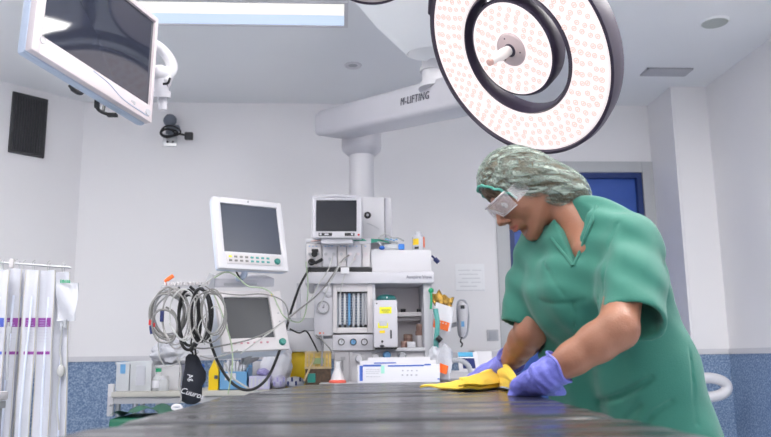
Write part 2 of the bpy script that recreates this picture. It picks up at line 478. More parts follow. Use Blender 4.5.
# ------------------------------------------------------------------ black vent in the canted wall
def on_cant(px, py, off=0.0):       # where a sight line meets the canted wall
    d = ray(px, py); n = Vector((1, -1, 0)).normalized(); p0 = c0 + n * off
    return CAM + d * ((p0 - CAM).dot(n) / d.dot(n))
ux = Vector((1, 1, 0)).normalized()
q = [on_cant(12, 91.5), on_cant(47, 100), on_cant(43.5, 159), on_cant(8, 152)]
ctr = sum(q, Vector()) / 4
vw = ((q[1] - q[0]).length + (q[2] - q[3]).length) / 2; vh = ((q[0].z + q[1].z) - (q[2].z + q[3].z)) / 2
VM = frame3(ctr, ux, (0, 0, 1))
t = thing('wall_vent', 'black louvred ventilation grille on the left wall', 'vent', ctr)
MB(VM).box((0, -.004, 0), (vw - .01, .008, vh - .01)).obj('backing', 'dark_plastic', t)
f = MB(VM); fw = .022
f.box((0, -.008, vh / 2 - fw / 2), (vw, .016, fw), .003); f.box((0, -.008, -vh / 2 + fw / 2), (vw, .016, fw), .003)
f.box((-vw / 2 + fw / 2, -.008, 0), (fw, .016, vh - 2 * fw), .002); f.box((vw / 2 - fw / 2, -.008, 0), (fw, .016, vh - 2 * fw), .002)
f.obj('vent_frame', mat('vent_black', (.045, .045, .05), .45), t)
sl = MB(VM); n = 11
for i in range(n):
    x = -vw / 2 + fw + (vw - 2 * fw) * (i + .5) / n; sl.box((x, -.011, 0), (.009, .010, vh - 2 * fw))
sl.obj('louvre', mat('slat_black', (.05, .05, .055), .4), t)

# ------------------------------------------------------------------ wall bracket with dangling cable
c = P(174, 139, 4.97)
s = 5.0 / 770
def L(px, py, y=-.03): p = P(px, py, YB); return Vector((p.x, YB + y, p.z))
t = thing('wall_bracket', 'small wall bracket with coiled black cable and hanging plug', 'bracket', (c.x, YB, c.z))
MB().span(L(163, 147, 0), L(177.5, 134, -.012), .003).obj('mounting_plate', 'steel', t)
k = MB(); k.tube([L(171, 135, -.04), L(173, 129, -.07), L(170, 124, -.07), L(172, 120, -.06)], .028, 12); k.ball(L(173, 124, -.08), .042, 14); k.box(L(175, 131, -.06), (.085, .05, .035), .008)
k.obj('swivel_joint', 'blue_grey_plastic' if False else mat('joint_grey', (.14, .16, .20), .35), t)
k = MB()
for i, (cx, cy, rx, rz) in enumerate([(172, 137, .055, .028), (174, 136, .062, .036), (171, 138, .045, .022)]):
    o = L(cx, cy, -.09 - i * .012)
    k.tube([o + Vector((rx * math.cos(a), .012 * math.sin(2 * a + i), rz * math.sin(a))) for a in [j * math.pi / 5 for j in range(10)]], .0055, 8, closed=True)
k.tube([L(178, 137, -.09), L(184, 138.2, -.09), L(188, 139, -.09)], .007, 8)
k.obj('coiled_cable', 'black_rubber', t)
MB().box(L(191.5, 140, -.09), (.052, .034, .048), .005).obj('plug', 'dark_plastic', t)
MB().ball(L(168, 142.5, -.017), .008, 8).obj('screw', 'dark_plastic', t); MB().ball(L(173.5, 142.5, -.017), .008, 8).obj('screw', 'dark_plastic', t)

# ------------------------------------------------------------------ paper notice, wall switch
a, b = L(455, 264, -.001), L(485, 291, -.001)
t = thing('paper_notice', 'white printed paper notice taped to the back wall', 'notice', ((a.x + b.x) / 2, YB, b.z))
MB().span((a.x, YB - .004, b.z), (b.x, YB - .0005, a.z)).obj('sheet', mat('notice_paper', (.90, .90, .93), .6), t)
k = MB()
for i, (y, x0, x1) in enumerate([(270, 458, 470), (270, 472, 481), (274, 459, 478), (278, 462, 480), (282, 458, 468), (282, 471, 481), (286, 460, 477)]):
    k.span(L(x0, y, -.0045), L(x1, y + .7, -.0055))
k.span(L(482, 268, -.0045), L(482.5, 285, -.0055)); k.span(L(456, 290, -.0045), L(484.5, 290.7, -.0055))
k.obj('print', mat('faint_ink', (.66, .66, .70), .6), t)
t = thing('wall_switch', 'grey square switch plate on the back wall beside the door', 'switch', L(492, 340, 0))
MB().span(L(487, 341, 0), L(498, 329.5, -.010), .003).obj('plate', 'light_grey', t)
MB().span(L(489, 339.5, -.0095), L(496, 331, -.016), .002).obj('rocker', mat('switch_grey', (.42, .43, .48), .4), t)
# grab loop on the right wall
lp = []
for i in range(13):
    ang = math.pi * (-.5 + i / 12)
    lp.append(P(708 + 19 * math.cos(ang), 387.5 + 9.5 * math.sin(ang) * -1, 4.3))
lp = [P(690, 397.5, 4.3)] + lp + [P(690, 378, 4.3)]
k = MB().tube(lp, .030, 14)
t = thing('bumper_handle', 'thick white rounded handle loop behind the worker at the right wall', 'handle', (lp[0].x, 4.3, lp[0].z))
k.obj('loop', 'bright_plastic', t)
k = MB(); k.cyl(P(690, 387, 4.3), P(690, 387, 4.3) - Vector((0, 0, P(690, 387, 4.3).z - .02)), .03); k.lathe([(.001, 0), (.2, 0), (.2, .02), (.03, .03)], 28, Matrix.Translation((P(690, 387, 4.3).x, 4.3, 0))); k.box(P(690, 387, 4.3), (.09, .09, .16), .02)
k.obj('stand', 'light_grey', t)
# ------------------------------------------------------------------ operating table
TZ = 0.92
t = thing('operating_table', 'black vinyl operating table, wet and shiny, under the worker\'s hands', 'operating table', (.06, 1.7, 0))
def pad(poly, z0, z1, name):
    n = len(poly); cx = sum(p[0] for p in poly) / n; cy = sum(p[1] for p in poly) / n
    vs = []; fs = []
    rings = [(0, z0), (0, z1 - .03), (.003, z1 - .018), (.012, z1 - .006), (.028, z1), (.06, z1 + .001)]
    for ins, z in rings:
        for x, y in poly:
            d = Vector((cx - x, cy - y)); d = d.normalized() * ins
            vs.append((x + d.x, y + d.y, z))
    for k in range(len(rings) - 1):
        for i in range(n): j = (i + 1) % n; fs.append([k * n + i, k * n + j, (k + 1) * n + j, (k + 1) * n + i])
    fs.append(list(range(n))[::-1])
    # gently dished top built as a fan of rings
    base = (len(rings) - 1) * n; prev = base
    for q in (.75, .5, .25):
        st = len(vs)
        for i in range(n):
            a = Vector(vs[base + i]); vs.append((cx + (a.x - cx) * q, cy + (a.y - cy) * q, a.z - .0005))
        for i in range(n): j = (i + 1) % n; fs.append([prev + i, prev + j, st + j, st + i])
        prev = st
    fs.append([prev + i for i in range(n)])
    b = MB(); b._add(vs, fs); return b.obj(name, 'wet_black_vinyl', t, 50)
def rounded(x0, x1, y0, y1, r, n=5, X0=None, X1=None):
    X0 = x0 if X0 is None else X0; X1 = x1 if X1 is None else X1   # widths at far end
    cs = [(x1 - r, y0 + r, -90), (X1 - r, y1 - r, 0), (X0 + r, y1 - r, 90), (x0 + r, y0 + r, 180)]
    out = []
    for cx, cy, a0 in cs:
        for i in range(n + 1): a = math.radians(a0 + 90 * i / n); out.append((cx + r * math.cos(a), cy + r * math.sin(a)))
    # add points along the long sides
    res = []
    for i, p in enumerate(out):
        q = out[(i + 1) % len(out)]; res.append(p)
        L_ = math.dist(p, q); k = int(L_ / .12)
        for s in range(1, k): res.append((p[0] + (q[0] - p[0]) * s / k, p[1] + (q[1] - p[1]) * s / k))
    return res
pad(rounded(-.35, .385, .35, 1.06, .06, X0=-.335, X1=.395), .85, TZ, 'head_cushion')
pad(rounded(-.32, .40, 1.07, 1.96, .05, X0=-.30, X1=.475), .85, TZ - .001, 'back_cushion')
pad(rounded(-.265, .475, 1.97, 2.82, .10, X0=-.15, X1=.50), .85, TZ - .002, 'leg_cushion')
MB().span((-.25, .45, .80), (.35, 2.7, .85), .01).obj('table_frame', 'steel', t)
for sx in (-.30, .385):
    k = MB().span((sx, .6, .79), (sx + .012, 1.9, .825), .003); k.obj('side_rail', 'steel', t)
k = MB(); k.span((-.12, 1.35, .12), (.22, 1.8, .80), .03); k.span((-.10, 1.38, .45), (.20, 1.77, .47)); k.obj('column', 'steel', t)
MB().prism(rounded(-.25, .38, .95, 2.2, .12), 0.03, .13).obj('base', 'light_grey', t)
for sx in (-.2, .33):
    for sy in (1.05, 2.1): MB().cyl((sx - .015, sy, .03), (sx + .015, sy, .03), .03).obj('caster', 'dark_plastic', t)

# ------------------------------------------------------------------ surgical lamp
LC = C(516, 53, 2.55)                    # centre of the outer ring
toward = (CAM - LC).normalized()
side = (-RGT * .84 - UPV * .54); side = (side - toward * side.dot(toward)).normalized()
til = math.radians(44)
NRM = (toward * math.cos(til) + side * math.sin(til)).normalized()
lx = NRM.cross(Vector((0, 0, 1))).normalized(); ly = NRM.cross(lx)
LM = Matrix((lx, ly, NRM)).transposed().to_4x4(); LM.translation = LC
t = thing('surgical_lamp', 'large round ring surgical lamp lit with white LEDs above the worker', 'surgical lamp', LC)
RO, RI, RD = .36, .215, .166
k = MB(LM).lathe([(RI - .004, .012), (RI - .014, -.010), (RI - .010, -.055), (RI + .03, -.075), (RO - .03, -.066), (RO + .004, -.056), (RO + .013, -.018), (RO + .010, .010), (RO, .012),
                  (RO - .004, .002), (RI + .004, .002)], 96, closed=True)
rimr = k.obj('ring_housing', 'purple_rim', t, 30)
k = MB(LM).lathe([(RI + .002, 0), (RI + .010, .008), (RO - .010, .008), (RO - .001, 0)], 96, closed=True)
k.obj('ring_light_face', 'lamp_glow', t)
def leds(rings, name, seed):
    rng = random.Random(seed); b = MB(LM)
    for r, n, ph in rings:
        for i in range(n):
            a = 2 * math.pi * (i + ph) / n + rng.uniform(-.02, .02); rr = r + rng.uniform(-.004, .004)
            s_ = rng.uniform(.0085, .0105)
            T = Matrix.Translation((rr * math.cos(a), rr * math.sin(a), .009))
            b.lathe([(s_ * .62, 0), (s_ * .62, .002), (s_, .002), (s_, 0)], 9, T, closed=True)
            b.lathe([(.0005, .0035), (s_ * .3, .003), (s_ * .34, 0)], 7, T)
    return b.obj(name, 'lamp_lens', t)
q = leds([(RI + .022, 40, 0), (RI + .046, 46, .5), (RI + .070, 52, 0), (RI + .094, 56, .5), (RI + .116, 62, 0)], 'ring_lens_array', 3)
q['label'] = 'small round LED lenses over the glowing ring'
DM = LM @ Matrix.Translation((.018, .0, -.010))
DM = LM @ Matrix.Translation(LM.inverted() @ C(514.5, 47.5, 2.55) )
k = MB(DM).lathe([(RD - .006, .006), (RD - .006, .018), (RD, .016), (RD + .006, 0), (RD - .002, -.05), (RD - .03, -.075), (.05, -.09), (.001, -.09)], 72)
k._add([], [])
k.obj('disc_housing', 'purple_rim', t, 30)
MB(DM).lathe([(.001, .018), (RD - .007, .018), (RD - .006, .008)], 72).obj('disc_light_face', 'lamp_glow', t)
MBs = LM; LM_keep = LM; LM = DM @ Matrix.Translation((0, 0, .010))
leds([(.078, 13, 0), (.099, 17, .5), (.120, 21, 0), (.141, 25, .5)], 'disc_lens_array', 9)
LM = LM_keep
MB(DM).lathe([(.001, .026), (.050, .026), (.056, .022), (.058, .018)], 48).obj('hub_plate', 'lamp_hub', t)
MB(DM).lathe([(.001, .028), (.021, .028), (.023, .026)], 32).obj('hub_socket', 'purple_rim', t)
k = MB(DM @ Matrix.Translation((.004, -.002, 0))); k.lathe([(.017, .026), (.019, .055), (.018, .075), (.013, .085), (.013, .118), (.008, .125), (.001, .125)], 28)
k.obj('sterile_grip', mat('grip_white', (.88, .82, .80), .35), t)
MB(DM @ Matrix.Translation((.004, -.002, 0))).lathe([(.001, .132), (.011, .130), (.012, .120), (.012, .112)], 20).obj('grip_tip', mat('grip_pink', (.62, .38, .34), .4), t)
k = MB(DM)
for r_, a in [(.042, .5), (.042, 2.6), (.042, 4.6)]: k.ball((r_ * math.cos(a), r_ * math.sin(a), .026), .003, 8)
k.obj('screw', 'purple_rim', t)
# spokes that carry the centre disc, yoke and stem up to the ceiling
upl = LM.inverted().to_3x3() @ Vector((0, 0, 1)); upl = Vector((upl.x, upl.y, 0)).normalized()
k = MB(LM)
for s_ in (-.35, .35):
    d_ = Matrix.Rotation(s_, 3, 'Z') @ upl; k.tube([d_ * (RD - .03) + Vector((0, 0, -.05)), d_ * (RI + .02) + Vector((0, 0, -.05))], .014, 10, False)
k.obj('spoke', 'purple_rim', t)
side_l = Matrix.Rotation(-math.pi / 2, 3, 'Z') @ upl
pts = []
for i in range(9):
    a = -math.radians(50) + i * math.radians(100) / 8
    d_ = Matrix.Rotation(a, 3, 'Z') @ upl; pts.append(LM @ (d_ * (RO + .05) + Vector((0, 0, -.05))))
k = MB(); k.tube(pts, .018, 12)
for e_ in (pts[0], pts[-1]):
    loc = LM.inverted() @ e_; inn = Vector((loc.x, loc.y, 0)).normalized() * (RO - .01) + Vector((0, 0, -.045)); k.tube([e_, LM @ inn], .016, 10, False)
k.tube([pts[4], pts[4] + Vector((0, .02, .10)), Vector((pts[4].x, pts[4].y + .02, CZ - .03))], .025, 14)
k.obj('yoke', 'purple_rim', t)
a = Vector((pts[4].x, pts[4].y + .02, CZ)); MB(Matrix.Translation(a)).lathe([(.001, -.05), (.07, -.05), (.09, -.03), (.09, 0)], 32).obj('ceiling_canopy', 'bright_plastic', t)

# second lamp head, only its lower edge shows at the top of the frame
SCN = C(372, -37, 2.6); toward = (CAM - SCN).normalized()
n2 = (toward * .62 + Vector((0, 0, -1)) * .72).normalized(); x2 = n2.cross(Vector((0, 0, 1))).normalized(); S2 = Matrix((x2, n2.cross(x2), n2)).transposed().to_4x4(); S2.translation = SCN
t = thing('satellite_lamp', 'second surgical lamp head, only its edge visible at the top', 'surgical lamp', SCN)
MB(S2).lathe([(.001, -.06), (.10, -.06), (.16, -.03), (.168, .0), (.160, .012), (.155, .004)], 64).obj('lamp_housing', 'purple_rim', t)
MB(S2).lathe([(.001, .03), (.10, .026), (.155, .004)], 64).obj('lamp_face', 'pink_white', t)
k = MB(); k.tube([S2 @ Vector((0, 0, -.05)), SCN + Vector((0, .03, .12)), Vector((SCN.x, SCN.y + .05, CZ - .01))], .022, 12); k.obj('stem', 'bright_plastic', t)

# ------------------------------------------------------------------ ceiling pendant arms
t = thing('pendant_arm', 'white ceiling pendant arm reading M-LIFTING with a vertical column', 'ceiling pendant', C(362, 150, 4.2))
YL, YR = 4.42, 3.1
A = P(330, 126, YL); B = P(482, 90.5, 3.0)
A.z = P(345, 126, YL).z
ax = (B - A).normalized(); zz = Vector((0, 0, 1))
def arm_section(p, h, w, dz=0):
    c = Vector((p.x, p.y, p.z + dz)); sd = ax.cross(Vector((0, 0, 1))).normalized()
    r = .028; out = []
    for sx, sz, a0 in ((1, -1, -90), (1, 1, 0), (-1, 1, 90), (-1, -1, 180)):
        for i in range(5):
            a = math.radians(a0 + 90 * i / 4); out.append(c + sd * (sx * (w / 2 - r) + r * math.cos(a)) + Vector((0, 0, sz * (h / 2 - r) + r * math.sin(a))))
    return out
k = MB(); secs = []
for tt, hh, ww, dz in [(-.025, .07, .10, .018), (-.012, .115, .15, .008), (.0, .14, .19, .0), (.05, .155, .21, 0), (.5, .155, .20, 0), (1.0, .150, .19, 0), (1.02, .12, .16, 0)]:
    secs.append(arm_section(A + (B - A) * tt, hh, ww, dz))
vs = [p for s_ in secs for p in s_]; n = len(secs[0]); fs = []
for j in range(len(secs) - 1):
    for i in range(n): i2 = (i + 1) % n; fs.append([j * n + i, j * n + i2, (j + 1) * n + i2, (j + 1) * n + i])
fs.append(list(range(n))[::-1]); fs.append([(len(secs) - 1) * n + i for i in range(n)])
k._add(vs, fs); k.obj('lower_arm', 'white_plastic', t, 30)
J = P(361.5, 140, YL)
k = MB(Matrix.Translation((J.x, J.y, 0)))
zt, zb = P(361, 128, YL).z, P(361, 153, YL).z
k.lathe([(.06, zt + .03), (.115, zt), (.118, zt - .02), (.117, zb + .03), (.112, zb + .012), (.085, zb - .012), (.07, zb - .02)], 40)
k.obj('swivel_joint', 'white_plastic', t)
k = MB(Matrix.Translation((J.x, J.y, 0))); k.lathe([(.001, zb), (.072, zb), (.072, 1.60), (.068, 1.59), (.001, 1.59)], 40)
k.obj('column', 'bright_plastic', t)
# upper arm and ceiling joint
UJ = P(434, 76, 3.22)
k = MB(); k.cyl(UJ - Vector((0, 0, .04)), UJ + Vector((0, 0, .075)), .055, .05, 28); k.cyl(UJ - Vector((0, 0, .06)), UJ - Vector((0, 0, .03)), .070, .06, 28)
k.cyl(UJ + Vector((0, 0, .02)), UJ + Vector((0, 0, .035)), .062, .062, 28)
k.obj('upper_joint', 'bright_plastic', t)
k = MB()
TP = P(392, -25, 2.75); BTm = UJ + Vector((0, 0, .10))
def blob(c, w, h):
    return [c + RGT * (w * math.cos(a)) + Vector((0, 1, 0)) * (h * math.sin(a)) for a in [2 * math.pi * i / 28 for i in range(28)]]
rings_ = [blob(BTm + Vector((0, 0, -.035)), .052, .052), blob(BTm, .062, .06), blob(BTm + Vector((-.005, 0, .03)), .080, .066), blob(P(436, 54, 3.10), .125, .085), blob(P(430, 25, 2.98), .225, .11), blob(P(424, 0, 2.92), .285, .13), blob(P(418, -25, 2.86), .34, .14), blob(P(414, -45, 2.82), .36, .14)]
vs = [p for s_ in rings_ for p in s_]; n = 28; fs = []
for j in range(len(rings_) - 1):
    for i in range(n): i2 = (i + 1) % n; fs.append([j * n + i, j * n + i2, (j + 1) * n + i2, (j + 1) * n + i])
fs.append(list(range(n))[::-1]); fs.append([(len(rings_) - 1) * n + i for i in range(n)])
for v in vs: v.z = min(v.z, CZ - .002)
k._add(vs, fs); k.obj('upper_arm_fairing', 'ceiling_paint', t, 45)
# lettering on the near side of the lower arm
sd = ax.cross(zz).normalized()
if sd.y > 0: sd = -sd
uz = sd.cross(ax) * (-1 if sd.cross(ax).z < 0 else 1)
pos = None
d_ = ray(413, 97.5); pl = A + sd * .102
hit = CAM + d_ * ((pl - CAM).dot(sd) / d_.dot(sd))
TM = frame3(hit + ax * .012 - zz * .008, ax, zz)
k = text_mb('M-LIFTING', .050, TM, .0008, space=1.15); k.obj('lettering', 'ink', t, smooth=False)

# ------------------------------------------------------------------ foreground surgical display, top left
F = matrix3([[0.3976, -0.9175, -0.0097], [0.911, 0.3935, 0.1235], [-0.1095, -0.058, 0.9923]], [-0.5895, 1.8221, 1.8033]); w, h = .42, .315
t = thing('surgical_display', 'large tilted white flat display hanging at the upper left', 'display', F.translation)
MB(F).box((-.004, .024, -.006), (w * 1.0, .024, h * 1.0), .010).obj('housing', 'blue_grey_plastic', t)
sx0, sx1, sz0, sz1 = -w * .5 + .026, w * .5 - .012, -h * .5 + .046, h * .5 - .016
k = MB(F); y0 = -.004
k.span((-w / 2, y0, -h / 2), (sx0, y0 + .022, h / 2), .004); k.span((sx1, y0, -h / 2), (w / 2, y0 + .022, h / 2), .004)
k.span((sx0 - .004, y0, -h / 2), (sx1 + .004, y0 + .022, sz0), .004); k.span((sx0 - .004, y0, sz1), (sx1 + .004, y0 + .022, h / 2), .004)
k.obj('bezel', 'pink_white', t)
MB(F).span((sx0 - .003, .004, sz0 - .003), (sx1 + .003, .014, sz1 + .003)).obj('screen', 'screen_mirror', t)
k = MB(F).tube([(-w * .05, -.004, sz0 - .006), (w * .08, -.004, sz0 - .012), (w * .22, -.004, sz0 - .030), (w * .45, -.004, sz0 - .034)], .0018, 6); k.obj('bezel_groove', 'blue_grey_plastic', t)
k = MB(F).lathe([(.001, .004), (.009, .004), (.011, 0)], 20, Matrix.Translation((w / 2 - .020, -.003, -h / 2 + .022)) @ Matrix.Rotation(math.pi / 2, 4, 'X')); k.obj('power_button', 'light_grey', t)
k = MB(F); k.lathe([(.007, .001), (.009, .001), (.009, 0), (.007, 0)], 20, Matrix.Translation((-w / 2 + .028, -.004, -h / 2 + .036)) @ Matrix.Rotation(math.pi / 2, 4, 'X'), closed=True)
k.box((w * .30, -.0045, -h / 2 + .026), (.007, .002, .005)); k.box((w * .32, -.0045, -h / 2 + .024), (.006, .002, .008))
k.obj('emblem', 'light_grey', t)
k = MB(); a = C(76, 91, 1.93)
k.tube([C(70, 85, 1.93), C(74, 90, 1.93), C(80, 93, 1.93), C(83, 91, 1.95)], .006, 8); k.ball(C(76, 90, 1.95), (.014, .014, .006), 12)
k.obj('cable_gland', 'black_rubber', t)
k = MB(); k.tube([C(97, 98, 1.93), C(97.5, 108, 1.93), C(102, 112, 1.93), C(110, 115, 1.93)], .0045, 8); k.box(C(112, 115, 1.93), (.026, .02, .008), .003); k.box(C(97, 104, 1.93), (.012, .012, .022), .003); k.tube([C(103, 112, 1.93), C(104, 106, 1.95)], .004, 6, False)
k.obj('cable_clip', 'black_rubber', t)
# arm behind the display
k = MB(); k.tube([C(146, 42, 2.12), C(158, 47, 2.15), C(168, 57, 2.16), C(172, 68, 2.15), C(167, 78, 2.14)], .016, 14); k.tube([C(120, 40, 2.10), C(146, 42, 2.12)], .02, 12, False)
k.obj('mounting_arm', 'bright_plastic', t)
k = MB(); k.cyl(C(160, 70, 2.13), C(162, 97, 2.13), .021, .019, 24); k.ball(C(160, 74, 2.13), .026, 18); k.cyl(C(162, 92, 2.13), C(162.3, 98, 2.13), .024, .022, 24); k.cyl(C(162.3, 98, 2.13), C(163, 110, 2.13), .0125, .0115, 20); k.cyl(C(154, 78, 2.13), C(170, 82, 2.13), .017, .015, 20)
k.obj('arm_joint', 'white_plastic', t)
k = MB(); k.tube([C(163, 84, 2.105), C(168, 83, 2.105), C(170, 78, 2.11)], .0035, 6); k.obj('joint_seam', 'dark_plastic', t)
k = MB(); tp = F @ Vector((0, .10, h * .1)); k.tube([F @ Vector((0, .065, 0)), tp, tp + Vector((0, .05, .15)), Vector((tp.x, tp.y + .05, CZ - .02))], .028, 14); k.obj('suspension_arm', 'bright_plastic', t)
# ------------------------------------------------------------------ hanging rail with long packs, left
YRL = 3.55
def H(px, py, Y=YRL): return P(px, py, Y)
ra, rb = H(-30, 260.2), H(71, 267.5, YRL + .12)
t = thing('hanging_rail', 'thin steel rail with hooks carrying long packs at the left', 'rail', (ra.x, ra.y, rb.z))
MB().cyl(ra, rb, .0055, n=12).obj('rail', 'steel', t)
hooks = [3, 19, 34, 49.5, 65]
for hx in hooks:
    s_ = (hx - (-30)) / 101; top = ra + (rb - ra) * s_
    k = MB().tube([top + Vector((0, 0, .012)), top + Vector((0, -.010, 0)), top + Vector((0, -.004, -.022)), top + Vector((.004, 0, -.040)), top + Vector((0, .010, -.034))], .0022, 6); k.obj('hook', 'steel', t)
s_ = (11 + 30) / 101; top = ra + (rb - ra) * s_; MB().box(top, (.018, .020, .040), .003).obj('clamp', 'cream_plastic', t)
k = MB(); bx = ra + Vector((.02, 0, 0)); k.cyl((bx.x, bx.y + .0, .03), (bx.x, bx.y, bx.z + .01), .012); k.obj('post', 'steel', t)
MB().box((bx.x, bx.y, .02), (.30, .40, .04), .01).obj('foot', 'steel', t)
def pack(x0, x1, ytop, lab, cat_lab, dy, lc='purple', z0=.22, lean=0.0, bars=True, lx=(.1, .9)):
    Y = YRL + dy
    a = P(x0, ytop, Y); b = P(x1, ytop, Y); zt = a.z; hgt = zt - z0; wd_ = b.x - a.x
    t = thing('sterile_pack', lab, 'sterile pack', ((a.x + b.x) / 2, Y, z0), 'long sterile packs hanging from the rail')
    rng = random.Random(int(x0 * 7 + 3))
    ph = rng.uniform(0, 6)
    def fn(u, v):
        x = a.x + wd_ * u + lean * (1 - v); z = z0 + hgt * v
        return (x, Y + .012 * math.sin(u * 5 + ph + v * 2) * (1 - v * .4) + .004 * math.sin(v * 17 + ph), z)
    MB().sheet(fn, 10, 36, .010).obj('pouch', 'milky_film', t)
    k = MB()
    for e_ in (.015, .985): k.tube([Vector(fn(e_, q / 12)) + Vector((0, -.005, 0)) for q in range(13)], .0022, 6)
    k.obj('sealed_edge', mat('seal_beige', (.50, .47, .42), .5), t)
    for yy, hh in (((318, 9), (351.5, 3)) if bars else ()):
        zc = P(x0, yy, Y).z; z2 = P(x0, yy + hh, Y).z
        def f2(u, v):
            uu = lx[0] + (lx[1] - lx[0]) * u; z = z2 + (zc - z2) * v; vv = (z - z0) / hgt; p = fn(uu, vv); return (p[0], p[1] - .0075, p[2])
        MB().sheet(f2, 8, 3, .0012).obj('label_band', lc, t)
    zt2 = P(x0, 344, Y).z; zb2 = P(x0, 329, Y).z
    if bars:
        k = MB()
        for i in range(5):
            z = zb2 + (zt2 - zb2) * (i + .3) / 5
            k.sheet(lambda u, v, z=z: (lambda p: (p[0], p[1] - .0075, p[2]))(fn(lx[0] + .05 + (lx[1] - lx[0] - .15) * u * (1 if i % 2 else .8), (z + .0025 * v - z0) / hgt)), 6, 2, .0008)
        k.obj('small_print', mat('print_lilac', (.52, .50, .60), .6), t)
        k = MB()
        zc = P(x0, 319, Y).z; z2 = P(x0, 326, Y).z
        for i in range(3):
            z = z2 + (zc - z2) * (i + .15) / 3
            k.sheet(lambda u, v, z=z: (lambda p: (p[0], p[1] - .0088, p[2]))(fn(lx[0] + .08 + (lx[1] - lx[0] - .16) * u * (.9 - .12 * i), (z + .0022 * v - z0) / hgt)), 6, 2, .0008)
        k.obj('label_print', 'lilac', t)
    p = MB().tube([fn(.5, .98), (fn(.5, 1)[0] - .004, Y - .004, zt + .03), (fn(.5, 1)[0] + .006, Y, zt + .045)], .002, 6); p.obj('hang_loop', 'cable_white', t)
    MB().tube([Vector(fn(.62, .9)) + Vector((0, -.008, 0)), Vector(fn(.45, .5)) + Vector((0, -.008, 0)), Vector(fn(.6, .05)) + Vector((0, -.008, 0))], .005, 8).obj('catheter_tube', mat('tube_pale', (.70, .75, .88), .3), t)
pack(-9, 9.5, 270, 'leftmost hanging pack with a blue label', 'pack', -.06, 'blue_label')
pack(9, 22, 269, 'hanging pack with wide purple label, second from left', 'pack', .01, 'purple', lx=(.1, .98))
pack(20, 27.5, 270, 'narrow hanging pack seen edge-on between wider packs', 'pack', .05, 'purple', lean=-.01)
pack(27, 39.5, 270, 'white hanging pack with a small purple label, middle of the rail', 'pack', -.015, 'purple', lx=(.28, .98))
pack(40, 56, 270.5, 'hanging pack with the widest purple label', 'pack', .02, 'purple', lx=(.08, .88), lean=.03)
pack(55, 70.5, 272, 'rightmost long clear pack with green print at its top', 'pack', .05, 'green', bars=False, lean=.045)
# green print, valve and a loose short pouch in front of the rightmost pack
g0 = H(60, 279, YRL + .035); g1 = H(71, 282.5, YRL + .035)
t = thing('small_pouch', 'short clear pouch with green print hanging in front of the rightmost long pack', 'pouch', H(66, 322, YRL + .02))
k = MB(); A_, B_ = H(57, 276, YRL + .02), H(76, 284, YRL + .02)
k.sheet(lambda u, v: (lambda p: (p.x, p.y + .012 * math.sin(u * 4 + v * 5), p.z))(H(58 + 18.5 * u + 2.5 * v * u - 1, 321 - 40 * v + 2 * u * v, YRL + .02)), 8, 14, .008); k.obj('pouch', 'clear_film', t)
k = MB()
for j, (dx_, hh_) in enumerate([(0, .014), (1.5, .010), (2.8, .014), (4.3, .010), (6.1, .013), (7.4, .010), (8.8, .014)]): k.box(H(60.8 + dx_, 281 + .06 * dx_, YRL + .002), (.0045, .002, hh_))
k.box(H(65.3, 282.6, YRL + .002), (.046, .002, .002)); k.obj('green_print', 'green', t)
k = MB(); k.cyl(H(61, 322, YRL + .01), H(61, 331, YRL + .01), .010, .006, 14); k.cyl(H(65, 320, YRL + .01), H(65, 328, YRL + .01), .008, .008, 14); k.box(H(63, 325, YRL + .01), (.03, .012, .012), .003); k.obj('valve', 'grey_plastic', t)
k = MB(); k.ball(H(61, 371, YRL + .03), (.018, .014, .028), 14); k.tube([H(62, 331, YRL + .02), H(60, 350, YRL + .03), H(61, 366, YRL + .03), H(57, 400, YRL + .03), H(59, 430, YRL + .03)], .004, 8); k.obj('tube_bulb', 'cable_white', t)
t = thing('thermometer_wand', 'thin dark wand hanging between the two leftmost packs', 'wand', H(8, 380, YRL - .09))
k = MB(); k.tube([H(9, 322, YRL - .09), H(8, 345, YRL - .09), H(6.5, 380, YRL - .09)], .006, 8); k.box(H(9.3, 330, YRL - .09), (.02, .012, .03), .003); k.obj('wand', 'grey_plastic', t)
# corner of a steel trolley bottom left
t = thing('instrument_trolley', 'steel framed trolley with white top, its corner at the bottom left', 'trolley', (P(-20, 437, 2.3).x, 2.3, 0))
a = P(9.5, 391, 2.75); x0 = a.x - .5
MB().span((x0, 2.2, a.z - .03), (a.x, 2.75, a.z), .008).obj('top', 'cream_plastic', t)
k = MB(); k.span((x0 + .01, 2.21, a.z - .055), (a.x - .005, 2.74, a.z - .032)); k.obj('top_frame', 'mid_grey', t)
for lx_, ly_ in ((a.x - .02, 2.225), (a.x - .02, 2.725), (x0 + .02, 2.225), (x0 + .02, 2.725)):
    MB().cyl((lx_, ly_, .05), (lx_, ly_, a.z - .05), .010, n=14).obj('leg', 'mid_grey', t); 
    k = MB().cyl((lx_ - .01, ly_, .03), (lx_ + .01, ly_, .03), .03, n=16); k.obj('caster', 'dark_plastic', t)

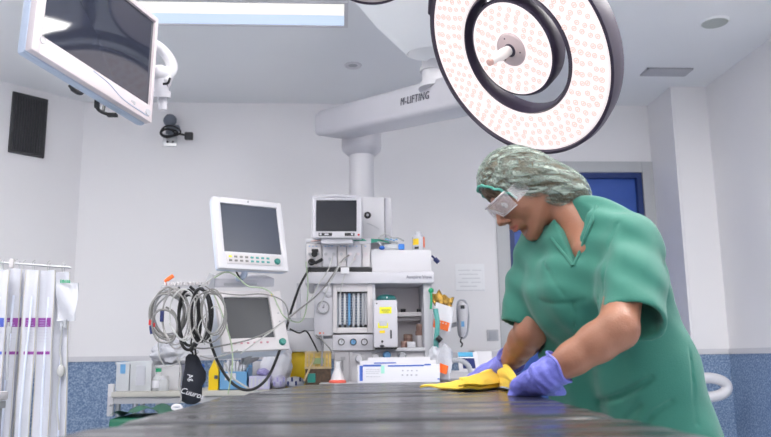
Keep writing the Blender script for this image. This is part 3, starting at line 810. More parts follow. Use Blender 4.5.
# ------------------------------------------------------------------ long side table behind
YS = 4.05
sa, sb = P(111, 392, YS), P(300, 390, YS)
STZ = sa.z
t = thing('side_table', 'long steel side table carrying plastic boxes along the back wall', 'table', ((sa.x + sb.x) / 2, YS + .25, 0))
MB().span((sa.x, YS, STZ - .028), (sb.x, YS + .55, STZ), .006).obj('table_top', mat('table_cream', (.58, .56, .52), .4), t)
MB().span((sa.x + .01, YS + .01, STZ - .06), (sb.x - .01, YS + .03, STZ - .03)).obj('apron', 'light_grey', t); MB().span((sa.x + .01, YS + .52, STZ - .06), (sb.x - .01, YS + .54, STZ - .03)).obj('apron', 'light_grey', t)
for lx_ in (sa.x + .03, P(134, 400, YS).x, sb.x - .05):
    for ly_ in (YS + .03, YS + .52): MB().cyl((lx_, ly_, 0), (lx_, ly_, STZ - .03), .014, n=14).obj('leg', 'steel', t)
k = MB(); k.box(P(111, 400, YS + .02), (.03, .03, .16), .006); k.ball(P(110, 397.5, YS), .008, 8); k.ball(P(110, 405, YS), .008, 8); k.obj('power_strip', 'bright_plastic', t)
# green covered bin underneath
k = MB(); g0, g1 = P(121, 411, 3.75), P(190, 405, 3.75)
k.grid(lambda u, v: (g0.x + (g1.x + .12 - g0.x) * u, 3.55 + .35 * v, g0.z - .03 + .045 * math.sin(math.pi * min(1, u * 1.3 + .12)) + .012 * math.sin(u * 19 + v * 7)), 30, 14)
solo_b = thing('linen_bin', 'dark green linen bin under the left end of the side table', 'bin', (g0.x + .2, 3.72, 0))
k.span((g0.x, 3.55, .06), (g1.x + .12, 3.9, g0.z - .02), .02); k.obj('liner', mat('dark_green', (.01, .12, .07), .5), solo_b, 60)
for lx_ in (g0.x + .03, g1.x + .08):
    for ly_ in (3.58, 3.87): MB().cyl((lx_ - .01, ly_, .03), (lx_ + .01, ly_, .03), .03, n=14).obj('caster', 'dark_plastic', solo_b)

def zpx(py, Y, px=200): return P(px, py, Y).z
def crate(x0, x1, y0, Y, dep, label, name='plastic_box', m_='clear_plastic', fill=None, group=None, lid=False):
    a, b = P(x0, 380, Y).x, P(x1, 380, Y).x; zt = P((x0 + x1) / 2, y0, Y).z
    t = thing(name, label, 'box', ((a + b) / 2, Y + dep / 2, STZ), group)
    k = MB(); w = .004; z0 = STZ + .001
    k.span((a, Y, z0), (b, Y + w, zt)); k.span((a, Y + dep - w, z0), (b, Y + dep, zt)); k.span((a, Y + w, z0), (a + w, Y + dep - w, zt)); k.span((b - w, Y + w, z0), (b, Y + dep - w, zt)); k.span((a + w, Y + w, z0), (b - w, Y + dep - w, z0 + w))
    k.obj('box_wall', m_, t)
    r = MB(); r.span((a - .006, Y - .006, zt - .012), (b + .006, Y + .004, zt)); r.span((a - .006, Y + dep - .004, zt - .012), (b + .006, Y + dep + .006, zt)); r.span((a - .006, Y, zt - .012), (a + .004, Y + dep, zt)); r.span((b - .004, Y, zt - .012), (b + .006, Y + dep, zt)); r.obj('rim', m_, t)
    if fill:
        k = MB(); rng = random.Random(int(x0))
        for i in range(6):
            k.box((a + (b - a) * (.2 + .6 * rng.random()), Y + dep * (.2 + .6 * rng.random()), z0 + .02 + (zt - z0 - .03) * (i + .5) / 6), ((b - a) * .5, dep * .4, (zt - z0) / 9), .004, Matrix.Identity(4))
        k.obj('contents', fill, t)
    return t, a, b, zt
t, a, b, zt = crate(116, 129, 362, YS + .05, .30, 'tall narrow translucent box at the left end of the side table', fill='paper')
MB().span((a + .02, YS + .046, STZ + .09), (b - .02, YS + .049, STZ + .15)).obj('blue_label', 'sky_blue', t)
t, a, b, zt = crate(130, 151, 361, YS + .04, .32, 'wider translucent box second from the left on the side table', fill='paper')
MB().span((a + .03, YS + .036, STZ + .03), (b - .03, YS + .039, STZ + .13)).obj('paper_label', 'clear_film', t)
t, a, b, zt = crate(153, 178.5, 365, YS + .12, .3, 'white plastic box behind the small green-capped bottle', m_='bright_plastic')
# small bottle with a green cap
bc = P(157.5, 388, YS + .05)
t = thing('bottle', 'small clear bottle with a green cap in front of the white box', 'bottle', (bc.x, YS + .06, STZ))
T = Matrix.Translation((bc.x, YS + .06, STZ + .001))
MB(T).lathe([(.001, 0), (.028, 0), (.030, .01), (.030, .06), (.012, .082), (.012, .10)], 24).obj('bottle_body', 'clear_plastic', t)
MB(T).lathe([(.001, .115), (.015, .112), (.015, .096), (.012, .094)], 20).obj('cap', 'green', t)
MB(T).lathe([(.0305, .015), (.0315, .016), (.0315, .05), (.0305, .052)], 24).obj('bottle_label', 'paper', t)
# glass vial
bc = P(163.5, 388, YS + .03)
t = thing('jar', 'small clear jar with white label beside the green-capped bottle', 'jar', (bc.x, YS + .04, STZ)); T = Matrix.Translation((bc.x, YS + .04, STZ + .001))
MB(T).lathe([(.001, 0), (.024, 0), (.026, .01), (.026, .05), (.020, .06)], 24).obj('jar_body', 'clear_plastic', t)
MB(T).lathe([(.001, .075), (.022, .074), (.022, .058), (.02, .056)], 20).obj('lid', 'bright_plastic', t)
# crumpled bags
def bag(name, label, c, r, mt, seed, Y, group=None, flat=1.0, n=26):
    rng = random.Random(seed); ph = [rng.uniform(0, 6.28) for _ in range(9)]
    k = MB(); vs = []
    def fn(u, v):
        th = 2 * math.pi * u; p = math.pi * v
        s = 1 + .10 * math.sin(3 * th + ph[0] + 4 * p) + .08 * math.sin(5 * th + ph[1] - 5 * p) + .06 * math.sin(9 * p + ph[2] + 2 * th) + .05 * math.sin(13 * th + 7 * p + ph[3])
        d = Vector((math.cos(th) * math.sin(p) * r[0], math.sin(th) * math.sin(p) * r[1], math.cos(p) * r[2])) * s
        z = c[2] + d.z
        return (c[0] + d.x, c[1] + d.y, max(z, c[2] - r[2] * flat))
    k.grid(fn, n * 2, n); return solo(name, k, mt, label, 'bag', group)
pb_ = P(171, 362, YS + .2); 
bag('plastic_bag', 'crumpled clear plastic bag on top of the white box', (pb_.x, YS + .25, zt + .062), (.115, .10, .06), 'clear_film', 3, YS)
k = MB(); q0 = P(181, 366, YS + .12); k.ball((q0.x, YS + .16, P(181, 362, YS + .12).z), (.03, .03, .02), 12)
t = thing('blue_tape_roll', 'blue plastic pouch peeking from behind the white box', 'pouch', (q0.x, YS + .16, STZ))
MB().span((q0.x - .02, YS + .45, STZ), (q0.x + .06, YS + .5, P(181, 364, YS + .45).z), .01).obj('pouch', 'bright_blue', t)
# yellow bottle-box and blue cartons
x0, x1 = P(208.5, 380, YS + .04).x, P(218.3, 380, YS + .04).x; zt = P(212, 360, YS + .04).z; zs = P(212, 371, YS + .04).z
t = thing('yellow_carton', 'slim yellow carton beside the black cloth bag', 'carton', ((x0 + x1) / 2, YS + .06, STZ))
MB(Matrix.Translation((0, YS + .04, 0)) @ Matrix.Rotation(math.pi / 2, 4, 'X') @ Matrix.Scale(-1, 4, (0, 0, 1))).prism([(x0, STZ + .001), (x1, STZ + .001), (x1, zs), ((x0 + x1) / 2, zt), (x0, zs)], 0, .09).obj('carton', 'yellow', t)
MB().span(((x0 + x1) / 2 + .005, YS + .036, zs - .04), (x1 - .003, YS + .039, zs - .022)).obj('print', 'ink', t)
t = thing('blue_carton', 'blue cardboard carton with folded papers in it, right of the yellow carton', 'carton', (P(234, 388, YS).x, YS + .15, STZ))
x0, x1 = P(219, 380, YS + .03).x, P(247.5, 380, YS + .03).x; zt = P(232, 371.5, YS + .03).z
k = MB(); k.span((x0, YS + .03, STZ + .001), (x1, YS + .034, zt)); k.span((x0, YS + .24, STZ + .001), (x1, YS + .244, zt + .03)); k.span((x0, YS + .03, STZ + .001), (x0 + .004, YS + .244, zt + .01)); k.span((x1 - .004, YS + .03, STZ + .001), (x1, YS + .244, zt + .02)); k.span((x0, YS + .03, STZ + .001), (x1, YS + .24, STZ + .005)); k.obj('carton_wall', 'sky_blue', t)
MB().span((x0 + .03, YS + .026, STZ + .05), (x1 - .06, YS + .029, STZ + .085)).obj('carton_label', 'paper', t)
k = MB()
for i in range(7): 
    xx = x0 + .015 + (x1 - x0 - .03) * (i + .5) / 7; k.box((xx, YS + .13, zt - .01 + .015 * math.sin(i * 2.3)), (.012, .15, .11), .002, Matrix.Identity(4))
k.obj('folded_papers', 'paper', t)
# tissue box with lilac stripes
t = thing('tissue_box', 'white tissue box with lilac pattern and blue tissue coming out', 'box', (P(259, 388, YS - .05).x, YS - .02, STZ))
x0, x1 = P(249, 380, YS + .02).x, P(269.5, 380, YS + .02).x; zt = P(258, 376, YS + .02).z; zt0 = zt
MB().span((x0, YS + .02, STZ + .001), (x1, YS + .25, zt), .003).obj('carton', mat('pale_lilac', (.62, .60, .80), .5), t)
k = MB()
for i in range(5): k.box((x0 + (x1 - x0) * (i + .7) / 5.4, YS + .0185, (STZ + zt) / 2 + .006 * math.sin(i * 2)), (.009, .002, .045))
k.obj('pattern', 'paper', t)
bag('tissue_bunch', 'tuft of blue tissue pulled from the white tissue box', ((x0 + x1) / 2 + .01, YS + .1, zt + .018), (.032, .03, .018), 'lilac', 8, YS, n=16)
x0 = P(252.5, 366, YS + .3).x; x1 = P(266, 366, YS + .3).x
t = thing('dispenser_box', 'plain white carton standing behind the tissue box', 'box', ((x0 + x1) / 2, YS + .33, STZ))
MB().span((x0, YS + .3, STZ + .001), (x1 + .02, YS + .42, P(258, 361, YS + .3).z), .004).obj('carton', 'bright_plastic', t)
MB().box(((x0 + x1) / 2 + .03, YS + .298, P(258, 367, YS + .3).z), (.022, .003, .014)).obj('blue_mark', 'bright_blue', t)
bc = P(274, 367, YS + .1); mat('bag_white', (.80, .80, .86), .4, bump=.5, bscale=25)
bag('white_bag', 'crumpled white plastic bag right of the tissue box', (bc.x + .01, 4.22, STZ + .118), (.078, .045, .110), 'bag_white', 5, YS)
# printed soft packs
for i, (x0, x1, y0, lab) in enumerate([(271, 287, 376, 'lilac printed soft pack beside the tissue box'), (284, 304, 377.5, 'white printed soft pack at the right end of the side table')]):
    a, b = P(x0, 380, YS - .0).x, P(x1, 380, YS - .0).x; zt = P((x0 + x1) / 2, y0, YS).z
    t = thing('soft_pack', lab, 'pack', ((a + b) / 2, YS + .07, STZ))
    k = MB(); 
    k.grid(lambda u, v: ((a + b) / 2 + (b - a) / 2 * math.cos(2 * math.pi * u) * abs(math.sin(math.pi * v)) ** .4, YS + .08 + .07 * math.sin(2 * math.pi * u) * abs(math.sin(math.pi * v)) ** .4, STZ + .002 + (zt - STZ) * (1 - v) * (1 + .05 * math.sin(u * 12.57) * (1 - v))), 28, 14)
    k.obj('pack', 'paper' if i else mat('pack_lilac', (.66, .64, .82), .5), t)
    k = MB()
    for j in range(4): k.box((a + (b - a) * (.2 + .2 * j), YS + .004, STZ + .03 + .02 * (j % 2)), (.010, .006, .022), 0, Matrix.Identity(4))
    k.obj('print', 'navy' if i else 'lilac', t)

# ------------------------------------------------------------------ anaesthesia machine
YM = 3.9
am = thing('anaesthesia_machine', 'grey-white anaesthesia machine with gauges and an open shelf bay', 'medical machine', (P(372, 300, YM).x, YM + .3, 0))
def part(name, mb, mt, par=am, label=None, **kw):
    o = mb.obj(name, mt, par, **kw)
    if label: o['label'] = label
    return o
k = MB(); k.pb(304.5, 271.5, 434.5, 283.5, YM - .03, YM + .56, .012); part('top_housing', k, 'white_plastic')
k = MB(); k.pb(371, 249.5, 431.5, 272, YM + .02, YM + .52, .010); part('upper_housing', k, 'bright_plastic')
# flowmeter block with window opening
k = MB(); fx = [333, 337.2, 367.5, 373]; fy = [284, 291.5, 327.5, 333]
for a_ in ((fx[0], fy[0], fx[1], fy[3]), (fx[2], fy[0], fx[3], fy[3]), (fx[1], fy[0], fx[2], fy[1]), (fx[1], fy[2], fx[2], fy[3])): k.pb(*a_, YM, YM + .06, .002)
k.pb(333, 284, 373, 333, YM + .055, YM + .5); part('flowmeter_block', k, 'cream_plastic')
k = MB(); k.pb(336.5, 291, 368.5, 328, YM + .045, YM + .055); part('flowmeter_back', k, mat('flow_back', (.34, .38, .45), .4))
for i, xx in enumerate([340, 344.8, 349.2, 353.8, 358.4, 363, 366]):
    p0, p1 = P(xx, 326, YM + .03), P(xx, 293, YM + .03)
    k = MB().cyl(p0, p1, .0075 if i not in (2,) else .006, n=14); part('flow_tube', k, ['clear_plastic', 'clear_plastic', 'sky_blue', 'light_grey', 'clear_plastic', 'grey_plastic', 'light_grey'][i], label='blue flow tube' if i == 2 else None)
k = MB()
for xx in (342.4, 347, 351.4, 356.2, 360.6):
    for j in range(12): k.box(P(xx, 294.5 + 2.7 * j, YM + .038), (.009, .002, .004))
part('scale_marks', k, mat('scale_ink', (.10, .13, .22), .5))
k = MB()
for xx in (340, 345, 350.5, 356, 361, 365.5): k.ball(P(xx, 326, YM + .012), .008, 10); 
k.pb(337.5, 291.5, 367.5, 293.3, YM + .02, YM + .04); part('tube_fitting', k, 'dark_plastic')
# left side column with gauge
k = MB(); k.pb(314, 283.5, 333.2, 336, YM + .01, YM + .5, .010); part('gauge_column', k, 'white_plastic')
gc = P(323.2, 307.5, YM)
GR = Matrix.Translation(gc) @ Matrix.Rotation(math.pi / 2, 4, 'X')
g = part('pressure_gauge', MB(GR).lathe([(.026, .0), (.026, .010), (.0325, .012), (.0325, -.012)], 36), 'mid_grey')
MB(GR).lathe([(.001, .006), (.0265, .006)], 36).obj('dial', 'white_plastic', g)
k = MB(GR); k.box((.004, .006, .0085), (.003, .018, .001)); 
for j in range(9): a_ = -.8 + j * .6; k.box((.021 * math.sin(a_), .021 * math.cos(a_), .0075), (.002, .002, .001))
k.lathe([(.001, .009), (.004, .009), (.004, .006)], 12); k.obj('needle', 'ink', g)
k = MB(); k.ball(P(328.5, 294, YM + .01), .020, 16); k.box(P(326.5, 290, YM), (.05, .03, .03), .008); part('pressure_knob', k, 'bright_plastic')
k = MB(); k.box(P(320, 333, YM + .008), (.010, .004, .007)); k.box(P(323.5, 333, YM + .008), (.006, .004, .006)); part('orange_print', k, 'orange')
# lower gauge row
k = MB(); k.pb(332.5, 334.5, 373, 350.5, YM - .005, YM + .5, .006); part('knob_panel', k, 'white_plastic')
for i, xx in enumerate((341.3, 353.3, 364.3)):
    gc = P(xx, 342, YM - .005); G2 = Matrix.Translation(gc) @ Matrix.Rotation(math.pi / 2, 4, 'X')
    g = part('small_gauge', MB(G2).lathe([(.012, .004), (.013, .012), (.0168, .013), (.0172, -.003)], 28), 'dark_plastic')
    MB(G2).lathe([(.001, .007), (.0125, .007)], 24).obj('dial', ['paper', 'sky_blue', 'white_plastic'][i], g)
    MB(G2).box((.002, .003, .009), (.002, .012, .001)).obj('needle', 'ink', g)
k = MB(); k.pb(334, 350.5, 430, 412, YM + .02, YM + .5, .004); part('lower_body', k, 'machine_grey')
k = MB(); k.pb(334.5, 351, 349, 384, YM + .012, YM + .022, .002); k.pb(350, 351, 352, 384, YM + .012, YM + .022, .001); part('lower_door', k, mat('lower_door_grey', (.44, .43, .46), .45))
k = MB(); p0 = P(343, 360, YM); k.cyl(P(343, 371, YM), P(343, 361, YM), .004, n=10); k.prism([(-.010, 0), (.010, 0), (.013, .016), (-.013, .016)], -.005, .005, Matrix.Translation(p0) @ Matrix.Rotation(math.pi / 2, 4, 'X')); part('toggle_key', k, 'mid_grey')
for xx, yy, mm in ((359, 358.5, 'light_grey'), (376, 357.5, 'light_grey'), (387, 355, 'sky_blue'), (402, 356, 'grey_plastic')):
    gc = P(xx, yy, YM + .01); G2 = Matrix.Translation(gc) @ Matrix.Rotation(math.pi / 2, 4, 'X')
    part('valve_knob', MB(G2).lathe([(.001, .022), (.014, .022), (.019, .016), (.021, -.008)], 24), mm)
# open bay on the right
k = MB(); k.pb(372.6, 283, 375.5, 350, YM, YM + .5); k.pb(424.5, 283, 433.5, 412, YM, YM + .5, .008); k.pb(375, 347.5, 425, 351.5, YM, YM + .5, .003); part('bay_frame', k, 'light_grey')
k = MB(); k.pb(375, 283, 425, 350, YM + .24, YM + .5); part('bay_back', k, mat('bay_back_grey', (.74, .70, .74), .5))
k = MB(); k.span(P(400, 316.5, YM + .12) - Vector((.03, 0, 0)), Vector((P(424.5, 316, YM).x, YM + .25, P(400, 312, YM + .12).z)), .004); k.span(P(400, 321, YM + .16) - Vector((.03, 0, 0)), Vector((P(424.5, 316, YM).x, YM + .25, P(400, 317.5, YM + .16).z)), .002); part('bay_shelf', k, 'cream_plastic')
k = MB()
for xx in (402, 404.5, 418, 420): k.cyl(P(xx, 312, YM + .14), P(xx, 309, YM + .14), .007, n=10)
part('shelf_knob', k, 'dark_plastic')
# module rack on the top left
k = MB(); k.pb(305.5, 243, 371, 268, YM + .03, YM + .4, .006); part('module_rack', k, 'light_grey')
for x0, x1, mt_ in ((306.5, 321.5, 'cream_plastic'), (322.3, 337, 'white_plastic'), (337.8, 346, 'cream_plastic'), (346.8, 361.5, 'white_plastic'), (362.3, 370, 'cream_plastic')):
    k = MB(); k.pb(x0, 244, x1, 267, YM + .012, YM + .05, .004); mod = part('monitor_module', k, mt_)
    k = MB(); nn = max(1, int((x1 - x0) / 4))
    for j in range(nn): k.box(P(x0 + 3 + j * 3.4, 246.2, YM + .010), (.008, .003, .0035))
    k.obj('blue_keys', 'sky_blue', mod)
    k = MB()
    for j in range(nn): k.cyl(P(x0 + 3.5 + j * 4, 254 + (j % 2) * 5, YM + .015), P(x0 + 3.5 + j * 4, 254 + (j % 2) * 5, YM - .002), .008, n=12)
    k.obj('socket', 'grey_plastic' if x0 < 340 else 'pink_white', mod)
k = MB(); k.pb(306, 267.8, 372, 271.8, YM + .012, YM + .06); part('dark_slot', k, 'dark_plastic')
k = MB(); k.cyl(P(314.5, 254, YM + .02), P(314.5, 254, YM - .03), .016, n=18); k.box(P(315, 250.5, YM - .01), (.034, .03, .014), .004); k.cyl(P(311.5, 262, YM + .02), P(311.5, 262, YM - .02), .018, n=18); k.tube([P(311.5, 262, YM - .02), P(316, 262.5, YM - .04), P(322, 259.5, YM - .02)], .009, 8); part('black_plug', k, 'black_rubber')
k = MB(); k.pb(337, 241, 371, 244, YM + .02, YM + .4, .002); k.pb(306, 238.5, 371, 243, YM + .05, YM + .4, .004); part('rack_lid', k, 'bright_plastic')
k = MB()
for j in range(9): k.box(P(312 + j * 1.9, 241 - .15 * j, YM + .048), (.006, .002, .006))
part('red_print', k, mat('faded_red', (.80, .42, .36), .5))
k = text_mb('Aespire View', .024, frame3(P(419, 277, YM - .0325), (1, 0, 0), (0, 0, 1)), .0005); part('lettering', k, mat('lettering_grey', (.16, .16, .22), .5), smooth=False)
for px in (340, 425):
    for yy in (YM + .05, YM + .45): MB().cyl((P(px, 400, YM).x - .015, yy, .05), (P(px, 400, YM).x + .015, yy, .05), .05).obj('caster', 'dark_plastic', am)
k = MB(); k.span((P(325, 400, YM).x, YM - .02, .08), (P(436, 400, YM).x, YM + .52, .22), .02); k.span((P(334, 400, YM).x, YM + .03, .22), (P(430, 400, YM).x, YM + .5, .82)); part('base', k, 'light_grey')
# worktop of the machine
WT = P(398, 382.5, 3.62).z
k = MB(); k.span((P(318, 382, 3.55).x, 3.55, WT - .03), (P(500, 382, 3.9).x, YM + .02, WT - .001), .008); k.span((P(436, 382, YM).x, YM + .02, WT - .03), (P(505, 382, 3.9).x, YM + .35, WT - .001), .004); k.span((P(488, 382, YM).x, YM - .1, 0.0), (P(488, 382, YM).x + .03, YM + .3, WT - .03)); part('worktop', k, 'light_grey')
# vaporizer
t = thing('vaporizer', 'white vaporizer box with dark green dial and yellow labels in the bay', 'vaporizer', P(386, 348, YM - .03))
k = MB(); k.pb(373.8, 300, 397.6, 347.3, YM - .06, YM + .08, .006); k.obj('housing', 'white_plastic', t)
k = MB(); k.pb(375, 347.3, 397, 349.5, YM - .05, YM + .08, .002); k.obj('base_plate', 'dark_plastic', t)
vc = P(386.5, 300, YM); T = Matrix.Translation((vc.x, YM + .01, P(386, 300, YM).z))
MB(T).lathe([(.05, -.004), (.052, .004), (.050, .012), (.040, .022), (.020, .027), (.001, .028)], 36).obj('dial', 'dark_teal', t)
MB(T).box((0, -.050, .010), (.006, .004, .008)).obj('dial_pointer', 'paper', t)
for a_, mm in (((379.5, 307, 391.5, 313.5), 'lemon'), ((378, 323, 388, 328), 'lemon'), ((379.5, 330.5, 385, 333), 'yellow')):
    k = MB(); k.pb(*a_, YM - .0625, YM - .059); o = k.obj('label', mm, t)
k = MB(); k.box(P(385.5, 310, YM - .0635), (.042, .001, .003)); k.box(P(385.5, 312, YM - .0635), (.03, .001, .002)); k.obj('label_print', 'ink', t)
k = MB(); k.pb(379.5, 320.5, 387, 326, YM - .066, YM - .06, .003); k.obj('sight_cover', 'light_grey', t)
k = MB(); k.pb(390.2, 330, 391.8, 338.5, YM - .0635, YM - .058); k.obj('level_window', 'dark_plastic', t); MB().ball(P(382.3, 341.5, YM - .06), .006, 10).obj('drain_plug', 'dark_plastic', t); MB().ball(P(382, 346, YM - .06), (.012, .006, .006), 12).obj('drain_plug', 'dark_plastic', t); MB().ball(P(376.7, 303.5, YM - .06), .004, 8).obj('screw', 'dark_plastic', t)
# bottles in the bay, one by one
for i, (x0, x1, y0, y1, dY, mm, lab) in enumerate([(401, 408, 341, 348, .02, 'skin_brown', 'brown round tub at the left of the bay floor'), (404, 413, 334, 341, .10, 'skin_brown', 'brown tub stacked behind the white box in the bay'),
        (407.5, 415.5, 341.5, 348, 0, 'paper', 'small white box on the bay floor'), (416, 424, 331, 348, .04, 'cream_plastic', 'tall beige bottle at the right of the bay'), (416.5, 424, 324, 331, .05, 'skin_brown', 'brown-capped tub on top of the tall beige bottle')]):
    Yc = YM + .05 + dY; a = P(x0, y1, Yc); b = P(x1, y0, Yc); r = (b.x - a.x) / 2; cx = (a.x + b.x) / 2
    zf = P(400, 347.5, YM).z + .001
    z0 = zf if y1 > 345 else (zf + (a.z - zf)); z1 = b.z
    if i == 1: z0 = zf
    t = thing('jar' if mm != 'paper' else 'small_box', lab, 'jar' if mm != 'paper' else 'box', (cx, Yc + r, z0))
    if mm == 'paper': MB().span((a.x, Yc, z0), (b.x, Yc + .06, z1), .002).obj('carton', 'paper', t)
    else:
        T = Matrix.Translation((cx, Yc + r, z0)); h_ = z1 - z0
        MB(T).lathe([(.001, 0), (r * .95, 0), (r, .004), (r, h_ * .7), (r * .9, h_ * .74)], 24).obj('body', mm, t)
        MB(T).lathe([(r * .9, h_ * .73), (r * 1.0, h_ * .75), (r * 1.0, h_ * .97), (r * .9, h_), (.001, h_)], 24).obj('lid', 'skin_brown' if mm != 'skin_brown' else mat('lid_brown', (.42, .28, .23), .5), t)
# things on the top of the machine
# ventilator display
t = thing('ventilator_display', 'square black-screened display on top of the anaesthesia machine', 'display', P(337, 238, YM + .1))
F, w, h = quad((311.5, 198), (363, 198), (360.5, 238), (312.5, 238), 3.88, .0, .03)
MB(F).box((0, .05, 0), (w, .10, h), .012).obj('housing', mat('display_grey', (.60, .61, .67), .4), t)
sx0, sx1, sz0, sz1 = -w * .5 + (315.8 - 311.5) / 51 * w, w * .5 - (363 - 357.8) / 51 * w, -h * .5 + (238 - 231.6) / 40 * h, h * .5 - (200.6 - 198) / 40 * h
k = MB(F); y0 = -.010
k.span((-w / 2, y0, -h / 2), (sx0, .01, h / 2), .004); k.span((sx1, y0, -h / 2), (w / 2, .01, h / 2), .004); k.span((sx0 - .002, y0, -h / 2), (sx1 + .002, .01, sz0), .003); k.span((sx0 - .002, y0, sz1), (sx1 + .002, .01, h / 2), .003)
k.obj('bezel', 'white_plastic', t)
MB(F).span((sx0, -.003, sz0), (sx1, .006, sz1)).obj('screen', 'screen_dark', t)
k = MB(F); k.tube([(-w * .48, -.002, h * .5), (0, -.004, h * .5 + .010), (w * .48, -.002, h * .5)], .010, 8); k.obj('top_handle', 'white_plastic', t)
k = MB(F)
for x0_, x1_ in ((-.40, -.10), (.18, .40)): k.box(((x0_ + x1_) / 2 * w * .9, -.011, -h * .5 + .017), ((x1_ - x0_) * w * .9, .004, .016), .006)
k.obj('key_strip', 'dark_plastic', t)
k = MB(F); k.ball((-w * .32, -.014, -h * .5 + .017), .006, 8); k.ball((w * .31, -.014, -h * .5 + .017), .006, 8); k.box((-w * .2, -.014, -h * .5 + .017), (.02, .003, .008), .002); k.obj('key', 'paper', t)
MB(F).ball((w * .44, -.011, -h * .5 + .015), (.006, .004, .006), 8).obj('alarm_light', 'red', t)
k = MB(F).box((0, .06, -h / 2 - .012), (.16, .10, .030), .004); k.obj('foot', 'white_plastic', t)
# white control box with black dial
t = thing('absorber_controller', 'white upright box with a black round dial right of the square display', 'controller', P(376, 238, YM + .12))
k = MB(); k.pb(362.5, 197, 384.5, 243, YM + .14, YM + .36, .008); k.obj('housing', 'bright_plastic', t)
k = MB(); k.pb(384.7, 197.5, 391.5, 243, YM + .16, YM + .36, .008); k.obj('side_cover', 'white_plastic', t)
gc = P(367.5, 215.3, YM + .14); G2 = Matrix.Translation(gc) @ Matrix.Rotation(math.pi / 2, 4, 'X')
MB(G2).lathe([(.001, .012), (.012, .012), (.0185, .006), (.0185, -.004)], 28).obj('dial', 'dark_plastic', t)
MB(G2).lathe([(.001, .016), (.006, .015), (.007, .011)], 16).obj('dial_cap', 'grey_plastic', t)
k = MB(); k.tube([P(367, 223, YM + .135), P(372, 225, YM + .12), P(379, 229, YM + .13)], .0018, 6); k.obj('cord', 'light_grey', t)
# green strap across the top
k = MB()
def strip(pts, wz, th, n=6):
    pts = catmull([Vector(p) for p in pts], n)
    k_ = MB(); N = len(pts)
    k_.sheet(lambda u, v: pts[int(round(u * (N - 1)))] + Vector((0, .012 * (v - .5) + .004 * math.sin(u * 30 + v * 3), wz * (v - .5) * (1 + .3 * math.sin(u * 21)))), N, 4, th); return k_
k = strip([P(332, 240, YM - .0), P(335, 236.5, YM - .02), P(342, 238, YM + .0), P(352, 241, YM + .02), P(362, 240.5, YM + .04), P(372, 241, YM + .06), P(382, 240, YM + .06), P(389, 241, YM + .06)], .018, .005)
solo('green_strap', k, mat('strap_green', (.06, .38, .27), .5), 'green elastic strap lying across the top of the machine', 'strap')
# tubing set with blue caps
t = thing('tubing_set', 'clear tubing set with bright blue caps on the machine top', 'tubing', P(390, 249, YM + .06))
zt = P(400, 249.3, YM + .03).z
def Q(px, py, dy=.05): p = P(px, py, YM + dy); p.z = max(p.z, zt + .009); return p
k = MB(); k.cyl(Q(384, 247), Q(398, 247), .015, n=16); k.tube([Q(378, 241.5), Q(381, 245), Q(384, 247.5)], .004, 8); k.obj('clear_tube', 'clear_plastic', t)
k = MB(); k.tube([Q(380, 236), Q(386, 234), Q(392, 237.5), Q(398, 238), Q(404, 241)], .004, 8); k.tube([Q(378, 238), Q(383, 239), Q(390, 241), Q(398, 243)], .005, 8); k.obj('thin_tube', 'cable_white', t)
MB().ball(Q(382, 247.8, .04), (.016, .016, .011), 14).obj('cap', 'bright_blue', t)
k = MB(); k.box(Q(401.3, 247, .04), (.032, .03, .030), .006); k.obj('cap', mat('cap_blue', (.05, .22, .68), .35), t)
k = MB()
for j in range(5): k.box(Q(386 + j * 2.6, 239.5 + (j % 2) * .8, .03), (.012, .008, .006), .001)
k.obj('blue_connector', 'sky_blue', t)
# small drug box / vial
t = thing('medicine_vial', 'clear vial with yellow and orange label at the right end of the machine top', 'vial', P(418, 249.5, YM + .05))
a = P(418, 249, YM + .05); T = Matrix.Translation((a.x + .004, YM + .07, zt))
MB(T).lathe([(.001, 0), (.030, 0), (.032, .005), (.032, .068), (.018, .080), (.016, .094), (.001, .095)], 28).obj('vial_body', 'clear_film', t)
k = MB(T); k.sheet(lambda u, v: (.0335 * math.cos(-2.6 + u * 1.0), .0335 * math.sin(-2.6 + u * 1.0), .025 + .032 * v), 8, 3, .001); k.obj('yellow_label', 'yellow', t)
k = MB(T); k.sheet(lambda u, v: (.0335 * math.cos(-.75 + u * .7), .0335 * math.sin(-.75 + u * .7), .012 + .056 * v), 8, 3, .001); k.obj('orange_label', 'orange', t)
k = MB(T); k.sheet(lambda u, v: (.0335 * math.cos(-2.3 + u * .7), .0335 * math.sin(-2.3 + u * .7), .003 + .012 * v), 8, 3, .001); k.obj('black_mark', 'dark_plastic', t)
# hook end on the right side of the top
k = MB(); k.tube([P(432, 256, YM + .1), P(435, 259, YM + .08)], .005, 8); k.cyl(P(434.6, 258.5, YM + .08), P(438.6, 262.6, YM + .08), .012, n=14); part('rail_knob', k, 'navy')
# breathing hoses and holder at the right side of the machine
t = thing('corrugated_hose', 'teal corrugated hose hanging at the right side of the machine', 'hose', P(437, 350, YM))
k = MB(); pts = catmull([P(435.5, 309, YM - .04), P(437.5, 325, YM - .05), P(436, 342, YM - .04), P(436.5, 354, YM - .02)], 16)
k.tube(pts, .014, 12, False, rad=lambda u: .013 + .0025 * math.sin(u * 150)); k.obj('hose', mat('hose_teal', (.10, .36, .34), .4), t)
k = MB(); k.cyl(P(437, 337, YM - .07), P(441, 341, YM - .07), .014, n=12); k.obj('black_connector', 'dark_plastic', t)
k = MB(); k.tube([P(431, 291, YM - .02), P(431.3, 300, YM - .025), P(430.8, 309, YM - .02)], .006, 8); k.ball(P(431, 290.5, YM - .02), .014, 12)
solo('green_tube', k, 'green', 'thin green tube with round green cap on the right edge of the machine', 'tube')
